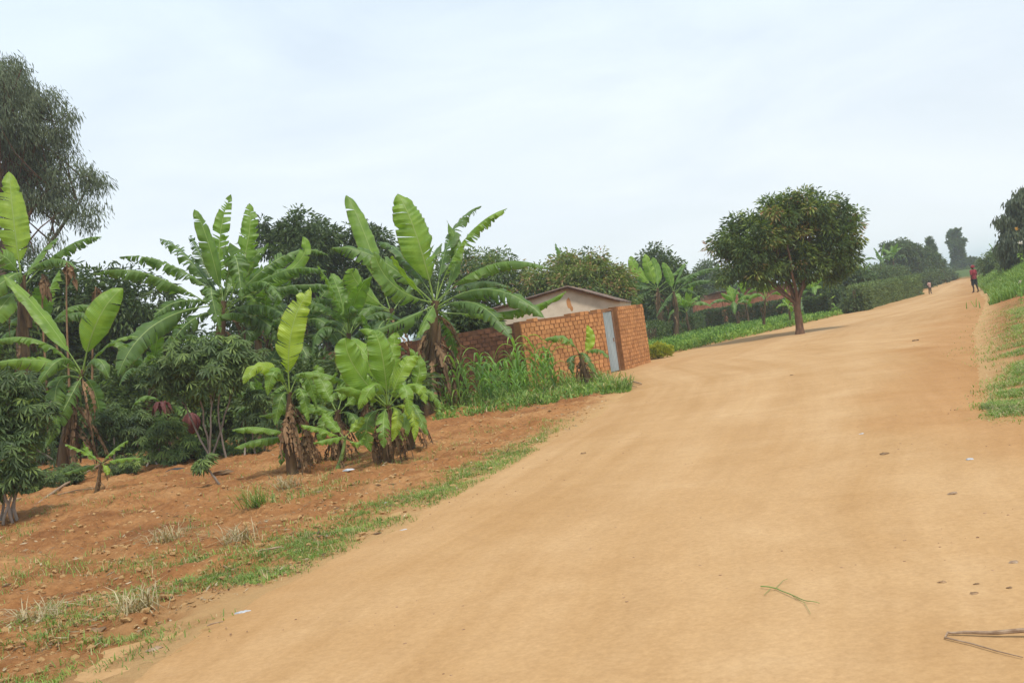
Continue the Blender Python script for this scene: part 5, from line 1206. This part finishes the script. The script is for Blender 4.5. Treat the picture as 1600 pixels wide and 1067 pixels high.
for i, (lab, px, py, s, mt, nm) in enumerate([
    ('crumpled pale plastic scrap at the grass strip below the soil', 380, 956, 0.045, LITTER, 'litter'), ('grey stone in the grass strip, lower left', 242, 1014, 0.04, TWIG, 'stone'),
    ('pale plastic scraps by the grass strip near the middle', 662, 818, 0.06, LITTER, 'litter'), ('thin pale wrapper left of the plastic scraps', 632, 826, 0.04, LITTER, 'litter'), ('white scrap on the soil above the grass strip', 602, 787, 0.035, LITTER, 'litter'),
    ('small bluish scrap in the middle of the road', 1347, 681, 0.02, LITTER, 'litter'), ('brown leaf curled on the road right of centre', 1382, 713, 0.035, DEAD, 'dry_leaf'), ('pale scrap near the right road side', 1515, 722, 0.03, LITTER, 'litter'),
    ('grey twig-like scrap below the pale one at right', 1490, 776, 0.03, TWIG, 'dry_leaf'), ('dark leaf on the road at left centre', 912, 711, 0.03, DEAD, 'dry_leaf'), ('dark leaf on the road, right of three in the lower right', 1523, 934, 0.018, DEAD, 'dry_leaf'),
    ('dark leaf on the road, left of three in the lower right', 1472, 916, 0.018, DEAD, 'dry_leaf'), ('small dark leaf above the other two in the lower right', 1527, 919, 0.013, DEAD, 'dry_leaf'), ('grey pebble at the right edge above the stick', 1586, 885, 0.022, TWIG, 'stone'),
    ('small dark leaf at the right picture edge', 1578, 925, 0.014, DEAD, 'dry_leaf'), ('dark speck of a leaf below the grass strip on the road', 345, 1010, 0.018, DEAD, 'dry_leaf'), ('brown leaf at the top of the road near the grass patch', 1430, 534, 0.08, DEAD, 'dry_leaf'),
    ('small brown leaf in the upper middle of the road', 1237, 588, 0.03, DEAD, 'dry_leaf'), ('dry banana leaf scrap on the soil near the left edge', 18, 785, 0.16, DEAD, 'dry_leaf'), ('dead leaf heap on the soil below the cassava', 348, 745, 0.14, DEAD, 'dry_leaf'),
    ('pale scrap beside the stump of the small sucker', 545, 747, 0.06, LITTER, 'litter'), ('crumpled dry leaf in the lower left soil', 150, 990, 0.06, DEAD, 'dry_leaf'), ('dark hole-like clump of charred stems on the soil', 275, 738, 0.12, DARKC, 'dry_leaf')]):
    chip(lab, px, py, s, mt, nm, i)

# weeds with flowers at the right edge
def flower_weed(label, px, py, tx, ty, Y, mat, s, seed):
    rr_ = random.Random(seed); b = AT(px, py, Y); b.z = ground_z(b.x, b.y) - .02; t = AT(tx, ty, Y); e = empty('flower_weed', b, label, 'flower'); m = MB()
    tube(m, [b.lerp(t, i / 6) + Vector((0.02 * math.sin(i * 1.3), 0, 0)) for i in range(7)], [0.008 - .0008 * i for i in range(7)], 5, 0, .5); m.build('stem', STEMG, e, b)
    m = MB(); g = np.random.default_rng(seed); n = 26; P = np.tile(np.array(t), (n, 1)) + g.normal(size=(n, 3)) * s * .25; V, F = leaf_quads(P, unit(g.normal(size=(n, 3)) + np.array([0, 0, .6])), s, s * .4, g); m.add(V, F, 0, .5); m.build('flower', mat, e, b)
    m = MB(); P = np.array([tuple(b.lerp(t, rr_.uniform(.05, .7))) for _ in range(26)]); V, F = leaf_quads(P, unit(g.normal(size=(26, 3)) + np.array([0, 0, .3])), s * 2.2, s * .8, g); m.add(V, F, 0, .6); m.build('leaves', MAIZEM, e, b)
flower_weed('tall weed with an orange yellow flower spike on the bank at the right edge', 1600, 440, 1588, 358, 34, FLOW, 0.07, 1)
flower_weed('slender weed with a white flower on the bank at the right edge', 1606, 440, 1595, 380, 33, PETAL, 0.07, 2)
flower_weed('short leafy weed with a small white flower at the right edge', 1594, 470, 1594, 440, 32, PETAL, 0.05, 3)

# ------------------------------------------------------------------ people
def person(label, foot_px, h, cloth_top, cloth_low, seed, face_az, stride=0.0, shorts=True, arms='down', group=None):
    b = G(*foot_px); b.z = 0.022; e = empty('person', b, label, 'person', group); e.rotation_euler = (0, 0, face_az)
    s = h / 1.7
    J = {}; E = []; R = {}
    def v(n, x, y, z, r, p=None):
        J[n] = (x * s, y * s, z * s); R[n] = r * s
        if p: E.append((p, n))
    v('pelvis', 0, 0, 0.93, 0.13); v('waist', 0, 0.0, 1.07, 0.115, 'pelvis'); v('chest', 0, 0, 1.27, 0.14, 'waist'); v('upch', 0, 0, 1.38, 0.10, 'chest'); v('neck', 0, 0.01, 1.46, 0.05, 'upch'); v('jaw', 0, -0.005, 1.53, 0.06, 'neck')
    v('head', 0, 0.0, 1.59, 0.088, 'jaw'); v('top', 0, 0.005, 1.64, 0.075, 'head'); v('nose', 0, -0.095, 1.575, 0.014, 'head')
    for sd_, q in (('l', 1), ('r', -1)):
        st = stride * q
        v('ear' + sd_, q * 0.088, 0.005, 1.58, 0.012, 'head')
        v('hip' + sd_, q * 0.085, 0, 0.87, 0.095, 'pelvis'); v('knee' + sd_, q * 0.09, -st * 0.16 - .02, 0.49, 0.056, 'hip' + sd_); v('calf' + sd_, q * 0.09, -st * 0.15 + .02, 0.34, 0.052, 'knee' + sd_)
        v('ank' + sd_, q * 0.09, -st * 0.28 + .03, 0.09, 0.034, 'calf' + sd_); v('heel' + sd_, q * 0.09, -st * .28 + .05, 0.035, 0.03, 'ank' + sd_); v('toe' + sd_, q * 0.10, -st * .28 - 0.12, 0.028, 0.024, 'ank' + sd_)
        v('sh' + sd_, q * 0.17, 0, 1.38, 0.055, 'upch'); v('elb' + sd_, q * 0.235, 0.03 + st * .08, 1.12, 0.038, 'sh' + sd_)
        ay = -0.05 + st * .15
        v('wr' + sd_, q * 0.24, ay, 0.89, 0.024, 'elb' + sd_); v('palm' + sd_, q * 0.24, ay - 0.02, 0.83, 0.026, 'wr' + sd_)
        for k in range(4):
            v('f%d%s' % (k, sd_), q * (0.245 - .004 * k), ay - 0.05 + 0.022 * k, 0.775 + 0.004 * abs(k - 1.5), 0.009, 'palm' + sd_); v('g%d%s' % (k, sd_), q * (0.235 - .004 * k), ay - 0.055 + 0.022 * k, 0.735 + 0.006 * abs(k - 1.5), 0.008, 'f%d%s' % (k, sd_))
        v('th' + sd_, q * 0.225, ay - 0.055, 0.82, 0.010, 'palm' + sd_); v('tj' + sd_, q * 0.215, ay - 0.075, 0.785, 0.009, 'th' + sd_)
    names = list(J); me = bpy.data.meshes.new('body'); me.from_pydata([J[n] for n in names], [(names.index(a), names.index(c)) for a, c in E], []); me.materials.append(SKIN)
    o = bpy.data.objects.new('body', me); C.objects.link(o); o.parent = e
    md = o.modifiers.new('skin', 'SKIN'); 
    for i, n in enumerate(names): me.skin_vertices[0].data[i].radius = (R[n], R[n] * (0.78 if n in ('pelvis', 'waist', 'chest') else 1)); me.skin_vertices[0].data[i].use_root = (n == 'pelvis')
    md.use_smooth_shade = True; sb = o.modifiers.new('sub', 'SUBSURF'); sb.levels = 2; sb.render_levels = 2
    def garment(name, chains, mat):
        m = MB()
        for ch, infl in chains:
            pts = [Vector(J[n]) if isinstance(n, str) else Vector(n) * s for n in ch]; P2 = []
            for i in range(len(pts) - 1):
                for k in range(4): P2.append((pts[i].lerp(pts[i + 1], k / 4), infl[i] + (infl[i + 1] - infl[i]) * k / 4))
            P2.append((pts[-1], infl[-1])); tube(m, [p for p, _ in P2], [r * s for _, r in P2], 14, 0, .5, False, 0.03, random.Random(seed))
        return m.build(name, mat, e, smooth=True)
    garment('shirt', [(((0, 0, 0.86), 'pelvis', 'waist', 'chest', 'upch', (0, 0.005, 1.44)), (0.165, 0.165, 0.15, 0.172, 0.135, 0.06)), (('upch', 'shl', 'elbl'), (0.09, 0.078, 0.06)), (('upch', 'shr', 'elbr'), (0.09, 0.078, 0.06))], cloth_top)
    low = [(((0, 0, 0.82), (0, 0, 0.98)), (0.165, 0.16))]
    for q in 'lr': low.append((('hip' + q, 'knee' + q) if shorts else ('hip' + q, 'knee' + q, 'calf' + q, 'ank' + q), (0.108, 0.088) if shorts else (0.108, 0.08, 0.07, 0.058)))
    garment('shorts' if shorts else 'trousers', low, cloth_low)
    return e, J, s
def hair(e, s, mat, name='hair', big=1.0):
    m = MB(); V = []; n = 14; k = 8
    for j in range(k + 1):
        ph = PI * 0.62 * j / k
        for i in range(n):
            a = 2 * PI * i / n; r = 0.1 * s * big * (1 + .03 * math.sin(i * 5 + j * 3)); V.append((r * math.sin(ph) * math.cos(a), 0.018 * s + r * 1.08 * math.sin(ph) * math.sin(a), 1.605 * s + r * 1.05 * math.cos(ph)))
    F = [(j * n + i, j * n + (i + 1) % n, (j + 1) * n + (i + 1) % n, (j + 1) * n + i) for j in range(k) for i in range(n)]; m.add(V, F, 0, .5); m.build(name, mat, e, smooth=True)
    f = MB()   # eyes and mouth
    for q in (-1, 1): box(f, (q * 0.032 * s, -0.083 * s, 1.595 * s), 0.022 * s, 0.01 * s, 0.010 * s)
    f.build('eyes', PETAL, e); f = MB(); box(f, (0, -0.078 * s, 1.54 * s), 0.045 * s, 0.012 * s, 0.012 * s); f.build('mouth', BUD, e)
e, J, s = person('person in dark red hooded top and dark shorts walking on the right road side', (1525, 458), 1.62, REDC, DARKC, 3, PI + 0.35, 0.35)
hair(e, s, REDC, 'hood', 1.22)
e, J, s = person('small child in pale pink shirt and brown trousers at the left road side', (1454, 460), 0.98, PINKC, OLIVC, 4, 0.3, 0.3, shorts=False)
hair(e, s, HAIR)

# ------------------------------------------------------------------ haze
hm = bpy.data.materials.new('haze_air'); hm.use_nodes = True; t = hm.node_tree; t.nodes.clear()
o_ = t.nodes.new('ShaderNodeOutputMaterial'); v_ = t.nodes.new('ShaderNodeVolumePrincipled'); t.links.new(v_.outputs[0], o_.inputs['Volume'])
v_.inputs['Color'].default_value = (0.86, 0.93, 1.0, 1); v_.inputs['Density'].default_value = 0.0008; v_.inputs['Anisotropy'].default_value = 0.0
mb = MB(); box(mb, (450, 1000, 8), 3950, 2860, 34); tag(mb.build('haze', hm), 'pale blue haze softening the far trees and hill', None, None, 'stuff')
